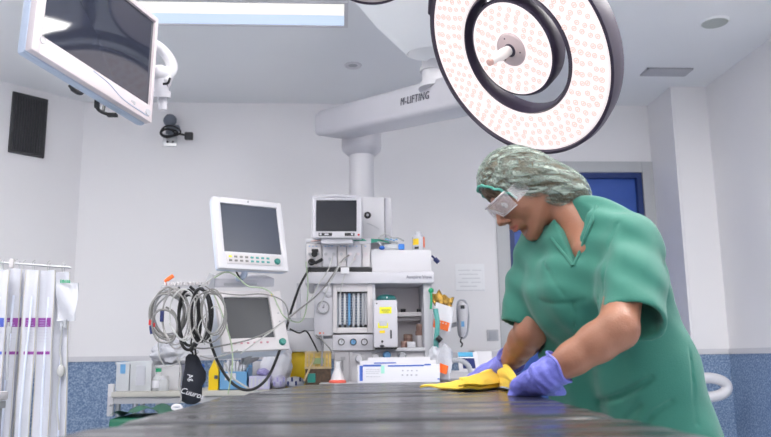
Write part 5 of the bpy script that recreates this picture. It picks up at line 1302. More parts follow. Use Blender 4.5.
# ------------------------------------------------------------------ implicit surfaces (smooth unions sampled on a grid)
class Field:
    def __init__(s, xs, ys, zs):
        s.xs, s.ys, s.zs = [np.asarray(a, dtype=np.float32) for a in (xs, ys, zs)]
        s.F = np.full((len(xs), len(ys), len(zs)), .12, dtype=np.float32)
    def win(s, lo, hi):
        sl = []
        for a, l, h in zip((s.xs, s.ys, s.zs), lo, hi):
            i0 = int(np.searchsorted(a, l)); i1 = int(np.searchsorted(a, h)); sl.append(slice(max(0, i0 - 1), min(len(a), i1 + 1)))
        return tuple(sl)
    def coords(s, sl):
        return s.xs[sl[0]][:, None, None], s.ys[sl[1]][None, :, None], s.zs[sl[2]][None, None, :]
    def apply(s, fn, lo, hi, op, k):
        sl = s.win(lo, hi)
        if any(x.start >= x.stop for x in sl): return
        d = fn(*s.coords(sl)).astype(np.float32); F = s.F[sl]
        if op == 'add': h = np.clip(.5 + .5 * (F - d) / k, 0, 1); s.F[sl] = F * (1 - h) + d * h - k * h * (1 - h)
        elif op == 'sub': d = -d; h = np.clip(.5 - .5 * (F - d) / k, 0, 1); s.F[sl] = F * (1 - h) + d * h + k * h * (1 - h)
        elif op == 'max': s.F[sl] = np.maximum(F, d)
        elif op == 'off': s.F[sl] = F + d
    def cone(s, a, b, ra, rb, k=.02, op='add'):
        a = np.array(a, float); b = np.array(b, float); ba = b - a; L2 = float(ba @ ba) + 1e-12; m_ = max(ra, rb) + .06
        def fn(x, y, z):
            t = np.clip(((x - a[0]) * ba[0] + (y - a[1]) * ba[1] + (z - a[2]) * ba[2]) / L2, 0, 1)
            return np.sqrt((x - a[0] - t * ba[0]) ** 2 + (y - a[1] - t * ba[1]) ** 2 + (z - a[2] - t * ba[2]) ** 2) - (ra + (rb - ra) * t)
        s.apply(fn, np.minimum(a, b) - m_, np.maximum(a, b) + m_, op, k); return s
    def chain(s, pts, rs, k=.02, op='add'):
        for i in range(len(pts) - 1): s.cone(pts[i], pts[i + 1], rs[i], rs[i + 1], k, op)
        return s
    def ell(s, c, r, R=None, k=.02, op='add'):
        c = np.array(c, float); r = np.array(r, float); R = np.eye(3) if R is None else np.array(R, float)   # columns = axes
        m_ = float(max(r)) + .06
        def fn(x, y, z):
            X, Y, Z = x - c[0], y - c[1], z - c[2]
            u = [(X * R[0, i] + Y * R[1, i] + Z * R[2, i]) / r[i] for i in range(3)]
            k0 = np.sqrt(u[0] ** 2 + u[1] ** 2 + u[2] ** 2) + 1e-6
            k1 = np.sqrt((u[0] / r[0]) ** 2 + (u[1] / r[1]) ** 2 + (u[2] / r[2]) ** 2) + 1e-6
            return k0 * (k0 - 1) / k1
        s.apply(fn, c - m_, c + m_, op, k); return s
    def half(s, p, n, lo=None, hi=None):                # keep the side n points away from
        p = np.array(p, float); n = np.array(n, float); n /= np.linalg.norm(n)
        lo = (-9,) * 3 if lo is None else lo; hi = (9,) * 3 if hi is None else hi
        s.apply(lambda x, y, z: (x - p[0]) * n[0] + (y - p[1]) * n[1] + (z - p[2]) * n[2], lo, hi, 'max', 1); return s
    def off(s, fn, lo=(-9,) * 3, hi=(9,) * 3): s.apply(fn, lo, hi, 'off', 1); return s
    def value(s, p):
        ix = []
        for a, v in zip((s.xs, s.ys, s.zs), p):
            i = int(np.searchsorted(a, v)) - 1
            if i < 0 or i >= len(a) - 1: return .12
            ix.append((i, (v - a[i]) / (a[i + 1] - a[i])))
        r = 0.0
        for dx in (0, 1):
            for dy in (0, 1):
                for dz in (0, 1):
                    w = (ix[0][1] if dx else 1 - ix[0][1]) * (ix[1][1] if dy else 1 - ix[1][1]) * (ix[2][1] if dz else 1 - ix[2][1])
                    r += w * float(s.F[ix[0][0] + dx, ix[1][0] + dy, ix[2][0] + dz])
        return r
    def hit(s, px, py, t0=.9, t1=2.8):                  # where a sight line first meets the surface
        d = ray(px, py); t = t0; prev = None
        while t < t1:
            v = s.value(CAM + d * t)
            if v < 0: 
                return CAM + d * (t - .002)
            t += .003
        return None
    def mesh(s):
        F = s.F; ins = F < 0
        nx, ny, nz = F.shape
        cnt = np.zeros((nx - 1, ny - 1, nz - 1), np.int8)
        for dx in (0, 1):
            for dy in (0, 1):
                for dz in (0, 1): cnt += ins[dx:nx - 1 + dx, dy:ny - 1 + dy, dz:nz - 1 + dz]
        act = (cnt > 0) & (cnt < 8)
        I, J, K = np.nonzero(act); idx = -np.ones(act.shape, np.int32); idx[I, J, K] = np.arange(len(I))
        acc = np.zeros((len(I), 3)); num = np.zeros(len(I)); ax = (s.xs, s.ys, s.zs)
        for a in range(3):
            o1, o2 = [q for q in range(3) if q != a]
            for u in (0, 1):
                for v in (0, 1):
                    off0 = [0, 0, 0]; off0[o1] = u; off0[o2] = v; off1 = list(off0); off1[a] = 1
                    f0 = F[I + off0[0], J + off0[1], K + off0[2]]; f1 = F[I + off1[0], J + off1[1], K + off1[2]]
                    m_ = (f0 < 0) != (f1 < 0); t = np.where(m_, f0 / (f0 - f1 + 1e-12), 0)
                    base = [I, J, K]; pos = np.zeros((len(I), 3))
                    for q in range(3):
                        if q == a: pos[:, q] = ax[q][base[q]] + t * (ax[q][base[q] + 1] - ax[q][base[q]])
                        else: pos[:, q] = ax[q][base[q] + off0[q]]
                    acc += pos * m_[:, None]; num += m_
        V = acc / num[:, None]; quads = []
        for a in range(3):
            o1, o2 = [(1, 2), (2, 0), (0, 1)][a]
            s0 = [slice(None)] * 3; s1 = [slice(None)] * 3; s0[a] = slice(0, -1); s1[a] = slice(1, None)
            ch = ins[tuple(s0)] != ins[tuple(s1)]
            e = np.array(np.nonzero(ch))
            ok = (e[o1] > 0) & (e[o2] > 0) & (e[o1] < F.shape[o1] - 1) & (e[o2] < F.shape[o2] - 1)
            e = e[:, ok]
            def g(d1, d2):
                q = e.copy(); q[o1] -= d1; q[o2] -= d2; return idx[q[0], q[1], q[2]]
            qd = np.stack([g(1, 1), g(0, 1), g(0, 0), g(1, 0)], 1)
            fl = ~ins[e[0], e[1], e[2]]; qd[fl] = qd[fl][:, ::-1]; quads.append(qd)
        Q = np.concatenate(quads); Q = Q[(Q >= 0).all(1)]
        return V, Q
    def obj(s, name, mt, parent, smooth_it=1):
        V, Q = s.mesh()
        off = np.array(parent_world(parent))
        me = bpy.data.meshes.new(name); me.vertices.add(len(V)); me.loops.add(len(Q) * 4); me.polygons.add(len(Q))
        for _ in range(smooth_it):                       # light relaxation
            S_ = np.zeros_like(V); n_ = np.zeros(len(V))
            for a in range(4):
                i0, i1 = Q[:, a], Q[:, (a + 1) % 4]
                np.add.at(S_, i0, V[i1]); np.add.at(S_, i1, V[i0]); np.add.at(n_, i0, 1); np.add.at(n_, i1, 1)
            V = V * .5 + .5 * S_ / np.maximum(n_, 1)[:, None]
        me.vertices.foreach_set('co', (V - off).astype(np.float32).ravel())
        me.loops.foreach_set('vertex_index', Q.ravel().astype(np.int32))
        me.polygons.foreach_set('loop_start', np.arange(0, len(Q) * 4, 4, dtype=np.int32))
        me.polygons.foreach_set('loop_total', np.full(len(Q), 4, dtype=np.int32))
        me.update(calc_edges=True); me.validate()
        me.polygons.foreach_set('use_smooth', [True] * len(me.polygons))
        for m_ in (mt if isinstance(mt, (list, tuple)) else [mt]): me.materials.append(MATS[m_])
        o = bpy.data.objects.new(name, me); COL.objects.link(o); o.parent = parent
        return o
def axis(*segs):
    out = [segs[0][0]]
    for a, b, h in segs:
        n = max(1, int(round((b - a) / h))); out += [a + (b - a) * (i + 1) / n for i in range(n)]
    return np.array(out)
def sn(x, y, z, s, ph=0.0):                              # cheap smooth noise
    return (np.sin(x * s + 1.7 * np.sin(y * s * .8 + ph) + ph) * np.sin(z * s * 1.1 + 1.3 * np.sin(x * s * .7 + 2 * ph)) + np.sin(y * s * 1.2 + 1.5 * np.sin(z * s * .9 + 3 * ph))) * .5

mat('skin', (0.33, 0.148, 0.092), 0.45, sss=.12, bump=.12, bscale=250, var=.07, vscale=25)
mat('lips', (0.42, 0.13, 0.10), 0.4)
mat('scrub_green', (0.027, 0.172, 0.128), 0.75, bump=.22, bscale=420, sheen=.15, var=.05, vscale=5)
mat('seam_green', (0.03, 0.20, 0.135), 0.8)
mat('hair', (0.13, 0.085, 0.05), 0.55, var=.55, vscale=60, bump=.9, bscale=120, stretch=(1, 1, 1))
mat('glove_purple', (0.17, 0.18, 0.62), 0.38, bump=.35, bscale=70, var=.08, vscale=20)
mat('eye_white', (.75, .72, .70), .2); mat('iris_brown', (.06, .03, .02), .15)
mat('trouser_green', (0.04, 0.26, 0.18), 0.8); mat('clog_white', (.7, .7, .7), .4)

def V3(p): return np.array(p, float)
# landmark points (measured)
sh_n, sh_f = V3(P(631, 243, 1.74)), V3(P(541, 250, 2.00))      # near (left) and far (right) shoulder
el_n, el_f = V3(P(618, 329, 1.57)), V3(P(531, 331, 1.97))
wr_n, wr_f = V3(P(547, 375, 1.62)), V3(P(508, 365, 2.14))
nk = V3(P(584, 226, 1.87)); chest = V3(P(590, 290, 1.89)); waist = V3(P(618, 370, 1.93)); pel = V3(P(634, 440, 1.95))
s_ax = sh_n - sh_f; s_ax /= np.linalg.norm(s_ax)
face_dir = np.cross([0, 0, 1], s_ax); face_dir[2] = 0; face_dir /= np.linalg.norm(face_dir)
if face_dir[0] > 0: face_dir = -face_dir
hip_ax = V3((s_ax[0], s_ax[1], 0)); hip_ax /= np.linalg.norm(hip_ax)

person = thing('person', 'worker in green scrubs, hair net, safety glasses and purple gloves wiping the table', 'person', (float(pel[0]), float(pel[1]), 0))

# head frame
hp = math.radians(40)
side_y = -.14
fw = V3((-math.cos(hp) , side_y, -math.sin(hp))); fw /= np.linalg.norm(fw)
upv = V3((-math.sin(hp), 0, math.cos(hp))); upv -= fw * (upv @ fw); upv /= np.linalg.norm(upv)
lf = np.cross(upv, fw)
HO = V3(P(522, 189, 1.91))
HR = np.stack([fw, lf, upv], 1)
def h2w(p): return HO + HR @ V3(p)

bod = Field(axis((.18, .36, .010), (.36, .64, .0032), (.64, 1.05, .008)), axis((1.40, 1.76, .007), (1.76, 2.06, .0033), (2.06, 2.45, .008)),
            axis((0, .86, .012), (.86, 1.22, .006), (1.22, 1.62, .0033)))
B = bod
# torso
for t_, r_ in ((.0, .085), (1.0, .085)): pass
hw = .085
for s_ in (-1, 1):
    o = s_ax * hw * s_; oh = hip_ax * .085 * s_
    B.chain([nk * .35 + chest * .65 + o * .6 + [0, 0, .04], chest + o * .9, waist + o * .7, pel + oh * .8], [.072, .085, .075, .080], .04)
B.cone(sh_f, sh_n, .044, .044, .04)
B.chain([nk, V3(P(572, 248, 1.76)) - face_dir * .050], [.046, .034], .02)
B.chain([nk, h2w((-.030, 0, -.045))], [.050, .047], .02)
B.cone(nk, (sh_f + sh_n) / 2 - [0, 0, .03], .048, .06, .04)
# arms, one chain each, tapering
B.chain([sh_n, sh_n * .5 + el_n * .5, el_n], [.045, .041, .041], .012)
B.chain([el_n, el_n * .72 + wr_n * .28, wr_n * .62 + el_n * .38, wr_n], [.041, .0400, .034, .026], .015)
B.chain([sh_f, sh_f * .5 + el_f * .5, el_f], [.052, .048, .042], .02)
B.chain([el_f, el_f * .72 + wr_f * .28, wr_f * .6 + el_f * .4, wr_f], [.041, .041, .034, .026], .015)
# legs to the floor
for s_ in (-1, 1):
    hpj = pel + hip_ax * .09 * s_; kn = V3((hpj[0] + .02, hpj[1], .47)); an = V3((hpj[0] + .07, hpj[1], .09))
    B.chain([hpj - [0, 0, .04], kn, an], [.080, .058, .040], .03); B.cone(an - [0, 0, .03], an + face_dir * .13 - [0, 0, .05], .040, .03, .02)
# head
def HE(c, r, k=.012, op='add', rot=None): B.ell(h2w(c), r, HR if rot is None else HR @ rot, k, op)
def HC(a, b, ra, rb, k=.012, op='add'): B.cone(h2w(a), h2w(b), ra, rb, k, op)
HE((-.012, 0, .016), (.092, .074, .078), .02)
HE((.030, 0, -.030), (.052, .056, .075), .03)
for s_ in (-1, 1):
    HC((-.005, .050 * s_, -.045), (.052, .020 * s_, -.092), .022, .018, .02)      # jaw line
    HE((.054, .036 * s_, -.030), (.026, .024, .026), .02)                        # cheek
    HE((.080, .031 * s_, .002), (.012, .015, .010), .008, 'sub')                  # eye socket
    HE((.071, .031 * s_, .000), (.0135, .0155, .0115), .003)                      # lid over the eyeball
    HE((.080, .026 * s_, .016), (.010, .024, .007), .010)                         # brow ridge
    HE((.0955, .011 * s_, -.037), (.008, .006, .006), .005)                       # nostril wing
    HE((-.016, .067 * s_, -.010), (.016, .007, .026), .004)                       # ear
    HE((-.010, .075 * s_, -.008), (.008, .004, .015), .003, 'sub')
HC((.062, 0, -.104), (.058, 0, -.106), .018, .016, .018)                          # chin
HC((.082, 0, .008), (.103, 0, -.026), .0075, .0095, .010)                         # nose
HE((.106, 0, -.030), (.010, .0105, .0085), .006)
HE((.078, 0, -.058), (.014, .026, .016), .012)                                    # mouth mound
HE((.0905, 0, -.0565), (.0065, .020, .0050), .003)
HE((.0875, 0, -.0675), (.0070, .017, .0058), .003)
HC((.096, -.022, -.0618), (.096, .022, -.0618), .0022, .0022, .002, 'sub')
HE((.074, 0, -.082), (.010, .020, .006), .008, 'sub')
# hands of the body (inside the gloves): palm and five fingers each
def hand_chain(F_, wrist, pts, k=.006): pass
class Hand: pass
def make_hand(wrist, dirv, palmn, thumb_side, size=1.0, curl=(.5, .6, .6, .6, .4), spread=.12, bend=None):
    d = V3(dirv) / np.linalg.norm(dirv); n = V3(palmn); n = n - d * (n @ d); n /= np.linalg.norm(n); a = np.cross(n, d) * thumb_side
    h = Hand(); h.w = wrist; h.d, h.n, h.a = d, n, a; S = size
    h.palm = [(wrist, .026 * S), (wrist + d * .035 * S, .030 * S)]
    h.kn = []; h.f = []
    for i, (off, ln, fwd_) in enumerate([(.031, .072, .086), (.010, .080, .092), (-.012, .074, .088), (-.032, .058, .078)]):   # index..little
        kn = wrist + d * fwd_ * S + a * off * S + n * (-.004 if i in (1, 2) else 0)
        c = curl[i + 1]; dd = d + a * spread * (1.5 - i) / 1.5; dd /= np.linalg.norm(dd)
        pts = [kn]; ang = .15 * c
        for sg in (.46, .30, .24):
            ang += c * .75; v_ = dd * math.cos(ang) + n * math.sin(ang); pts.append(pts[-1] + v_ * ln * S * sg)
        h.kn.append(kn); h.f.append(pts)
    tb = wrist + d * .022 * S + a * .024 * S; c = curl[0]
    v1 = d * .60 + a * .72 + n * .25; v1 /= np.linalg.norm(v1); v2 = d * .85 + a * (.40 - .4 * c) + n * .30; v2 /= np.linalg.norm(v2); v3 = d * .95 + a * (.1 - .5 * c) + n * .30; v3 /= np.linalg.norm(v3)
    t1 = tb + v1 * .042 * S; t2 = t1 + v2 * .032 * S; t3 = t2 + v3 * .026 * S; h.t = [tb, t1, t2, t3]
    return h
def build_hand(F_, h, g=0.0, S=1.0):
    k = .010
    for (i, kn) in enumerate(h.kn): F_.cone(h.w + h.a * (.016 - .011 * i) + h.d * .004, kn, .0185 + g, .0125 * S + g, .014)
    F_.ell(h.w + h.d * .055 * S, (.046 * S + g, .038 * S + g, .0165 + g), np.stack([h.d, h.a, h.n], 1), .012)
    F_.cone(h.t[0], h.t[1], .0175 + g, .0125 + g, .012)
    for a_, b_, ra, rb in zip(h.f, h.f, h.f, h.f):
        pass
    for i, pts in enumerate(h.f):
        r0 = (.0092, .0096, .0092, .0082)[i]
        for j in range(3): F_.cone(pts[j], pts[j + 1], r0 + g - .0008 * j, r0 + g - .0008 * (j + 1), .0035)
    F_.cone(h.t[1], h.t[2], .0112 + g, .0102 + g, .004); F_.cone(h.t[2], h.t[3], .0102 + g, .0088 + g, .004)
dn = V3(P(525, 394, 1.70)) - wr_n
near_hand = make_hand(wr_n, dn, V3((-.30, .15, -1.0)), 1, .98, curl=(.3, .45, .62, .75, .95), spread=.20)
if near_hand.a @ V3((0, 1, 0)) < 0: near_hand = make_hand(wr_n, dn, V3((-.30, .15, -1.0)), -1, .98, curl=(.3, .45, .62, .75, .95), spread=.20)
df = V3(P(477, 376, 2.24)) - wr_f
far_hand = make_hand(wr_f, df, V3((0, 0, -1.0)), 1, .95, curl=(.2, .22, .25, .28, .35), spread=.25)
if far_hand.a @ V3((0, 1, 0)) > 0: far_hand = make_hand(wr_f, df, V3((0, 0, -1.0)), -1, .95, curl=(.2, .22, .25, .28, .35), spread=.25)
for h_ in (near_hand, far_hand):
    build_hand(B, h_, -.0015); q_ = h_.w + h_.d * .06; B.half((0, 0, TZ + .0025), (0, 0, -1), q_ - .13, q_ + .13)
body = B.obj('body', ['skin', 'lips'], person, 1)
# lips take the second material
me = body.data; off = np.array(parent_world(person)); co = np.empty(len(me.vertices) * 3, np.float32); me.vertices.foreach_get('co', co); co = co.reshape(-1, 3) + off
loc = (co - HO) @ HR
lm_ = (((loc[:, 0] - .089) / .012) ** 2 + (loc[:, 1] / .023) ** 2 + ((loc[:, 2] + .062) / .0105) ** 2) < 1
pv = np.empty(len(me.polygons) * 4, np.int32); me.polygons.foreach_get('vertices', pv) if False else me.loops.foreach_get('vertex_index', pv); pv = pv.reshape(-1, 4)
me.polygons.foreach_set('material_index', lm_[pv].all(1).astype(np.int32)); me.update()

# ------------------------------------------------------------------ scrub top
T = Field(axis((.36, 1.05, .0046)), axis((1.45, 2.30, .0046)), axis((.68, 1.58, .0046)))
for s_ in (-1, 1):
    o = s_ax * .088 * s_; oh = hip_ax * .095 * s_
    T.chain([nk * .40 + chest * .60 + o * .55 + [0, 0, .06], chest + o * 1.0, waist + o * 1.0 + V3((.0, 0, 0)), pel + oh * 1.05, pel + oh * 1.1 + V3((.02, 0, -.12))], [.092, .110, .110, .116, .120], .06)
T.ell(chest + face_dir * .07 + [0, 0, -.01], (.09, .10, .11), None, .05)
T.cone(sh_f + [0, 0, .004], sh_n + [0, 0, .004], .058, .062, .05)
T.chain([nk + V3((.010, 0, .004)), (sh_f + sh_n) / 2 + [0.01, 0, .01]], [.066, .070], .05)
hem_n = V3(P(633, 322, 1.60)); hem_f = V3(P(519, 326, 2.0))
dn_ = hem_n - sh_n; df_ = hem_f - sh_f
T.chain([sh_n, sh_n + dn_ * .5, hem_n + dn_ * .1], [.062, .069, .071], .03)
T.chain([sh_f, sh_f + df_ * .5, hem_f + df_ * .1], [.062, .056, .056], .03)
# cloth folds
def folds(x, y, z):
    d = 0
    d = d + 0.0014 * sn(x, y, z, 22, .4) + .0016 * sn(x, y, z, 55, 1.9)
    # long soft drapes running down from the shoulders, across the back of the torso
    a = (x - chest[0]) * hip_ax[0] + (y - chest[1]) * hip_ax[1]; zz = z - chest[2]
    d = d - .0045 * np.sin(a * 62 + zz * 9 + 1.1 * np.sin(zz * 14)) * np.clip((1.35 - z) / .25, 0, 1)
    d = d - .0030 * np.sin((x * .8 + zz * 1.1) * 70 + 1.6 * np.sin(y * 21)) * np.clip((z - 1.02) / .15, 0, 1)
    return d
T.off(folds)
# sleeves and hem are open: hollow them out and cut them straight
def cut_end(p, d, rad, length, r0):
    d = d / np.linalg.norm(d)
    T.apply(lambda x, y, z: np.maximum(-((x - p[0]) * d[0] + (y - p[1]) * d[1] + (z - p[2]) * d[2]), np.sqrt((x - p[0]) ** 2 + (y - p[1]) ** 2 + (z - p[2]) ** 2) - rad), p - rad - .02, p + rad + .02, 'sub', .002)
    T.cone(p - d * length, p + d * .03, r0 * .72, r0, .003, 'sub')
cut_end(hem_n, dn_, .105, .075, .0635)
cut_end(hem_f, df_, .085, .07, .050)
T.half(pel + V3((0, 0, -.14)), (0, 0, -1))
# neck opening
T.cone(nk + V3((-.012, 0, -.012)), h2w((-.03, 0, -.06)), .048, .052, .004, 'sub')
vb = V3(P(575, 262, 1.73)); 
# V shaped notch: wedge between the two collar lines
cl = [V3(P(556, 228, 1.86)), V3(P(592, 205, 1.80))]
cm = (nk + V3((-.02, -.0, .01)))
n_lo = None
vtip = T.hit(573, 264)
if vtip is not None:
    vt = V3(vtip); topc = V3(P(564, 212, 1.80)); dv = topc - vt; L_ = np.linalg.norm(dv); dv /= L_
    wv = s_ax - dv * (s_ax @ dv); wv /= np.linalg.norm(wv); nv = np.cross(dv, wv); nv = nv if nv @ face_dir > 0 else -nv
    def notch(x, y, z):
        X, Y, Z = x - vt[0], y - vt[1], z - vt[2]
        a = X * dv[0] + Y * dv[1] + Z * dv[2]; b = X * wv[0] + Y * wv[1] + Z * wv[2]; c = X * nv[0] + Y * nv[1] + Z * nv[2]
        return np.maximum(np.maximum(np.abs(b) - .034 * np.clip(a, -.01, .2) / .10 , -a), np.maximum(-c - .045, c - .12))
    T.apply(notch, vt - .25, vt + .25, 'sub', .003)
# collar band, pocket edges and seams pressed into the cloth along measured lines
def crease(pts, r, depth=.004, raised=False):
    sp = [T.hit(*p) for p in pts]; sp = [V3(p) for p in sp if p is not None]
    for a_, b_ in zip(sp[:-1], sp[1:]):
        if np.linalg.norm(a_ - b_) < .10: T.cone(a_, b_, r, r, .004, 'add' if raised else 'sub')
crease([(597, 402), (606, 400), (618, 397), (630, 391), (642, 384), (652, 378)], .0085)
crease([(538, 300), (546, 303), (556, 304), (566, 303), (573, 303)], .0036)
crease([(573, 303), (585, 300), (598, 298)], .0036)
crease([(573, 303), (574, 320), (576, 338)], .003)
crease([(598, 298), (600, 322)], .003)
crease([(628, 208), (617, 224), (608, 245), (604, 268), (603, 292)], .0042)
crease([(543, 262), (556, 286), (568, 300)], .003)
crease([(690, 350), (694, 390), (698, 425)], .004)
crease([(640, 430), (655, 412), (672, 402)], .007)
crease([(620, 425), (640, 405)], .005)
top = T.obj('scrub_top', 'scrub_green', person, 2)
# V collar bands: strips lying along both edges of the neckline
k = MB()
def band(pts, w_):
    pp = []
    for p in pts:
        q = T.hit(*p)
        if q is not None: pp.append(Vector(q))
    return pp
if vtip is not None:
    for pts in ([(574, 266), (580, 252), (586, 236), (592, 220), (596, 206)], [(573, 266), (566, 257), (558, 247), (551, 238)]):
        pp = band(pts, 0)
        if len(pp) > 2: k.tube(pp, .0048, 8)
    if k.v: k.obj('collar_band', 'scrub_green', person)

# trousers and clogs
Tr = Field(axis((.5, 1.05, .012)), axis((1.6, 2.35, .012)), axis((0.05, .98, .012)))
for s_ in (-1, 1):
    hpj = pel + hip_ax * .09 * s_; kn = V3((hpj[0] + .02, hpj[1], .47)); an = V3((hpj[0] + .07, hpj[1], .10))
    Tr.chain([hpj + [0, 0, .06], hpj, kn, an], [.10, .125, .090, .080], .03)
Tr.half((0, 0, .095), (0, 0, -1)); Tr.off(lambda x, y, z: .004 * sn(x, y, z, 24, .7))
Tr.obj('trousers', 'trouser_green', person, 1)
for s_ in (-1, 1):
    hpj = pel + hip_ax * .09 * s_; an = V3((hpj[0] + .07, hpj[1], .09))
    S = Field(axis((an[0] - .26, an[0] + .14, .007)), axis((an[1] - .26, an[1] + .16, .007)), axis((-.01, .14, .007)))
    S.chain([an - face_dir * .04 - [0, 0, .045], an + face_dir * .06 - [0, 0, .045], an + face_dir * .15 - [0, 0, .055]], [.048, .050, .042], .02); S.half((0, 0, .006), (0, 0, -1)); S.half((0, 0, .085), (0, 0, 1))
    S.obj('clog', 'clog_white', person, 1)

# ------------------------------------------------------------------ gloves
def glove(h, el, name, cuff, res=.0026, g=.0032):
    allp = np.array([h.w] + h.kn + [p for f in h.f for p in f] + h.t + [h.w - (h.w - el) / np.linalg.norm(h.w - el) * .07])
    lo = allp.min(0) - .055; hi = allp.max(0) + .055
    G = Field(axis((lo[0], hi[0], res)), axis((lo[1], hi[1], res)), axis((lo[2], hi[2], res)))
    build_hand(G, h, g)
    ad = (h.w - el) / np.linalg.norm(h.w - el); ce = h.w - ad * cuff
    G.cone(h.w + h.d * .01, h.w - ad * (cuff + .02), .0325, .0400, .010); G.cone(h.w, h.w + h.d * .03, .031, .030, .01)
    G.off(lambda x, y, z: .0011 * sn(x, y, z, 150, .3) + .0008 * sn(x, y, z, 260, 1.3))
    # wrinkles ringing the wrist
    G.off(lambda x, y, z: .0012 * np.sin(((x - h.w[0]) * ad[0] + (y - h.w[1]) * ad[1] + (z - h.w[2]) * ad[2]) * 330 + 2 * np.sin(z * 70)) * (np.abs((x - h.w[0]) * ad[0] + (y - h.w[1]) * ad[1] + (z - h.w[2]) * ad[2]) < .03), h.w - .06, h.w + .06)
    G.apply(lambda x, y, z: (x - ce[0]) * -ad[0] + (y - ce[1]) * -ad[1] + (z - ce[2]) * -ad[2] - .004 * np.sin(np.arctan2(z - ce[2], y - ce[1]) * 3), ce - .09, ce + .09, 'max', 1)
    G.cone(h.w, ce - ad * .02, .0285, .0372, .003, 'sub') if False else None
    G.half((0, 0, TZ + .0005), (0, 0, -1))
    o = G.obj(name, 'glove_purple', person, 1)
    # rolled cuff edge
    k = MB(); c_ = Vector(ce); z_ = Vector(ad); x_ = z_.orthogonal().normalized(); y_ = z_.cross(x_)
    k.tube([c_ + (x_ * math.cos(a) + y_ * math.sin(a)) * (.0378 + .0012 * math.sin(3 * a)) + z_ * .004 * math.sin(3 * a + 1) for a in [2 * math.pi * i / 24 for i in range(24)]], .0030, 8, closed=True)
    k.obj('cuff_edge', 'glove_purple', o) if False else k.obj('cuff', 'glove_purple', o)
    return o
glove(near_hand, el_n, 'glove', .030)
glove(far_hand, el_f, 'glove', .028)

# ------------------------------------------------------------------ hair and hair net
def capshape(Fd, g):
    Fd.ell(V3(P(516, 180.5, 1.91)), (.101 + g, .092 + g, .091 + g), np.stack([V3((.93, 0, -.10)) / np.linalg.norm((.93, 0, -.10)), V3((0, 1, 0)), V3((.10, 0, .93)) / np.linalg.norm((.10, 0, .93))], 1), .03)
    a = V3(P(540, 185, 1.91)); b = V3(P(570, 198, 1.91)); Fd.ell(a * .5 + b * .5, (.096 + g, .088 + g, .070 + g), np.stack([V3((.90, 0, -.43)), V3((0, 1, 0)), V3((.43, 0, .90))], 1), .04)
bb = (axis((.34, .70, .0032)), axis((1.76, 2.06, .0032)), axis((1.28, 1.60, .0032)))
Hh = Field(*bb); capshape(Hh, -.007)
pl0 = V3(P(475, 181, 1.86)); pl1 = V3(P(520, 203, 1.86)); pl2 = V3(P(556, 220, 1.86))
dv_ = pl2 - pl0; dv_ /= np.linalg.norm(dv_); cn = np.cross(dv_, V3((0, 1, 0))); cn = cn if cn[2] < 0 else -cn
Hh.half(pl0 + cn * .010, cn)
Hh.off(lambda x, y, z: .0016 * sn(x, y, z, 130, .5))
Hh.obj('hair', 'hair', person, 1)
# net material: thin greenish fabric, partly see-through, denser along the gathers
mt = bpy.data.materials.new('hair_net'); mt.use_nodes = True; nt = mt.node_tree; b = nt.nodes['Principled BSDF']
b.inputs['Roughness'].default_value = .65
tc = nt.nodes.new('ShaderNodeTexCoord'); mp = nt.nodes.new('ShaderNodeMapping'); mp.inputs['Rotation'].default_value = (0, .42, 0); mp.inputs['Scale'].default_value = (10, 52, 52)
nt.links.new(tc.outputs['Object'], mp.inputs[0]); n = nt.nodes.new('ShaderNodeTexNoise'); n.inputs['Scale'].default_value = 1.1; n.inputs['Detail'].default_value = 5; n.inputs['Distortion'].default_value = 1.2
nt.links.new(mp.outputs[0], n.inputs['Vector'])
r = nt.nodes.new('ShaderNodeValToRGB'); r.color_ramp.elements[0].position = .38; r.color_ramp.elements[0].color = (.12,) * 3 + (1,); r.color_ramp.elements[1].position = .68; r.color_ramp.elements[1].color = (.70,) * 3 + (1,)
nt.links.new(n.outputs['Fac'], r.inputs[0]); nt.links.new(r.outputs[0], b.inputs['Alpha'])
r2 = nt.nodes.new('ShaderNodeValToRGB'); r2.color_ramp.elements[0].position = .35; r2.color_ramp.elements[0].color = (.15, .22, .19, 1); r2.color_ramp.elements[1].position = .70; r2.color_ramp.elements[1].color = (.50, .57, .51, 1)
nt.links.new(n.outputs['Fac'], r2.inputs[0]); nt.links.new(r2.outputs[0], b.inputs['Base Color'])
bp = nt.nodes.new('ShaderNodeBump'); bp.inputs['Strength'].default_value = .6; bp.inputs['Distance'].default_value = .006
nt.links.new(n.outputs['Fac'], bp.inputs['Height']); nt.links.new(bp.outputs[0], b.inputs['Normal']); MATS['hair_net'] = mt
Cp = Field(*bb); capshape(Cp, 0.0)
la = V3(P(480, 170, 1.9)); lb = V3(P(590, 195, 1.9)); ld = (lb - la) / np.linalg.norm(lb - la); lu = np.cross(V3((0, 1, 0)), ld); lu = lu if lu[2] > 0 else -lu
def gathers(x, y, z):
    v = (z - la[2]) * lu[2] + (x - la[0]) * lu[0]; u = (x - la[0]) * ld[0] + (z - la[2]) * ld[2]
    th = np.arctan2(v, (y - la[1])) 
    rim = np.clip(1 - ((x - pl0[0]) * -cn[0] + (y - pl0[1]) * -cn[1] + (z - pl0[2]) * -cn[2]) / .05, 0, 1)
    return .0016 * np.sin(th * 17 + u * 30 + 1.5 * np.sin(u * 45)) + .0016 * np.sin(u * 150 + 3 * np.sin(v * 40)) * rim + .0012 * sn(x, y, z, 75, .9)
Cp.off(gathers)
Cp.half(pl0, cn)
Ci = Field(*bb); Ci.F = Cp.F + .0030
Cp.F = np.maximum(Cp.F, -(Ci.F))                       # hollow shell with real thickness
# reopen the bottom: shell is cut by the same plane pushed up
keep = Field(*bb); keep.F = Cp.F.copy()
net = Cp.obj('hair_net', 'hair_net', person, 1)
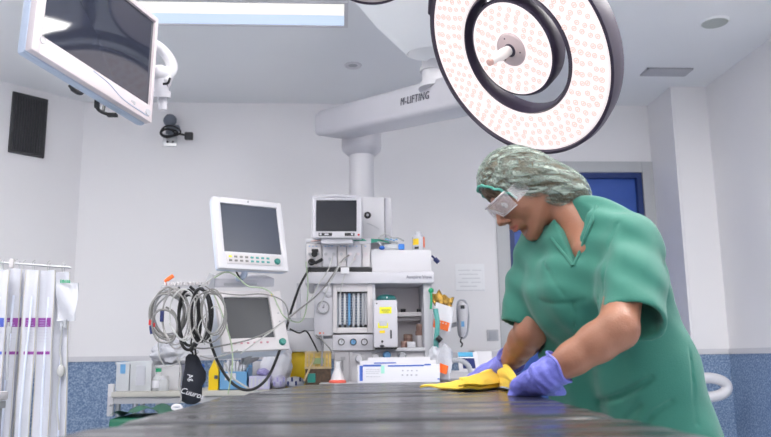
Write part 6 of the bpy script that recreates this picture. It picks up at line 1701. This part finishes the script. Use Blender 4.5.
# elastic edge of the net
k = MB(); ctr_e = (pl0 + pl2) / 2; ep = []
for i in range(60):
    a = 2 * math.pi * i / 60; dirn = dv_ * math.cos(a) + V3((0, 1, 0)) * math.sin(a); t_ = .0; last = None
    base_c = ctr_e.copy(); base_c[1] = HO[1]; 
    while t_ < .16:
        p_ = base_c - cn * .003 + dirn * t_
        if Ci.value(p_) < 0.003: last = p_
        t_ += .002
    if last is not None: ep.append(Vector(last + cn * (.0015 * math.sin(i * 1.9))))
if len(ep) > 20: k.tube(ep, .0036, 8, closed=True); k.obj('net_elastic', mat('elastic_teal', (.10, .38, .31), .6), net)

# ------------------------------------------------------------------ face details and safety glasses
def hv(p): return Vector(h2w(p))
for s_ in (-1, 1):
    e = MB().ball(hv((.0745, .031 * s_, -.001)), .0125, 16).obj('eye', 'eye_white', person)
    MB().ball(hv((.0838, .031 * s_, -.004)), (.0045, .0045, .0045), 12).obj('iris', 'iris_brown', e)
    k = MB(); k.tube([hv((.086, .012 * s_, .018)), hv((.087, .028 * s_, .023)), hv((.078, .048 * s_, .017))], .0030, 8); k.obj('eyebrow', 'hair', person)
gl = bpy.data.objects.new('safety_glasses', None); COL.objects.link(gl); gl.parent = person
k = MB()
def lens(u, v):
    a = -1.05 + 2.1 * u; zz_ = .021 - .044 * v
    cut = .010 * math.exp(-((a / .16) ** 2)) * v * 2
    return hv((.028 + .074 * math.cos(a) ** .7 * (1 - .06 * abs(v - .4)), .070 * math.sin(a) / math.sin(1.05), zz_ + cut))
k.sheet(lens, 34, 10, .0022); k.obj('lens', 'clear_lens', gl)
k = MB(); k.tube([hv((.028 + .074 * math.cos(a) ** .7 + .001, .070 * math.sin(a) / math.sin(1.05), .022)) for a in [-1.05 + 2.1 * i / 16 for i in range(17)]], .0022, 8)
k.obj('brow_bar', 'lens_rim', gl)
k = MB()
lowp = [lens(i / 16, 1.0) for i in range(17)]; k.tube(lowp, .0012, 6); k.obj('lower_rim', 'lens_rim', gl)
for s_ in (-1, 1):
    k = MB(); k.sheet(lambda u, v: hv((.066 - .046 * u, s_ * (.069 + .006 * u), (.020 - .038 * v) * (1 - .25 * u))), 8, 6, .0018); k.obj('side_shield', 'clear_lens', gl)
    k = MB(); k.tube([hv((.066, s_ * .071, .019)), hv((.03, s_ * .079, .020)), hv((-.02, s_ * .081, .012)), hv((-.03, s_ * .078, .006))], .0016, 8); k.obj('temple', 'clear_lens', gl)
k = MB()
for s_ in (-1, 1): k.tube([hv((.100, .006 * s_, .002)), hv((.096, .010 * s_, -.008)), hv((.092, .012 * s_, -.016))], .0022, 8)
k.obj('nose_pad', 'lens_rim', gl)

# ------------------------------------------------------------------ yellow cloth under the gloves
mat('cloth_yellow', (0.90, 0.62, 0.03), 0.8, bump=.5, bscale=260, sheen=.2, var=.05, vscale=14)
t0_, t1_ = P(420, 385.5, 2.3), P(523, 392, 1.95)
k = MB()
def cl_fn(u, v):       # u left to right, v near to far
    px = 420 + 104 * u
    near_py = np.interp(px, [420, 440, 462, 480, 500, 512, 524], [387.0, 388.2, 389.5, 389.0, 387.2, 389.5, 394.5])
    p = PZ(px, near_py, TZ + .004)
    wd_ = np.interp(u, [0, .25, .6, 1], [.03, .14, .26, .20])
    h_ = np.interp(u, [0, .12, .35, .5, .72, .86, 1], [.002, .008, .018, .026, .034, .046, .006])
    prof = math.sin(math.pi * min(1, v * 1.25)) ** .8 if v < .8 else 0
    fold = .004 * math.sin(u * 17 + v * 6) * (1 - v)
    return Vector((p.x + .05 * v * (1 - u) + .03 * v, p.y + wd_ * v + .012 * math.sin(u * 9), TZ + .004 + h_ * prof + max(0, fold)))
k.sheet(cl_fn, 60, 26, .005)
def cl2(u, v):         # second layer folded back on top
    p = cl_fn(.36 + .64 * u, .02 + .55 * v); return Vector((p.x + .006 * math.sin(v * 9 + u * 3), p.y - .010 + .01 * u, p.z + .006 + .012 * math.sin(math.pi * u ** 1.5) * v))
k.sheet(cl2, 40, 18, .004)
solo('cleaning_cloth', k, 'cloth_yellow', 'bright yellow cleaning cloth folded under the purple gloves on the table', 'cloth')
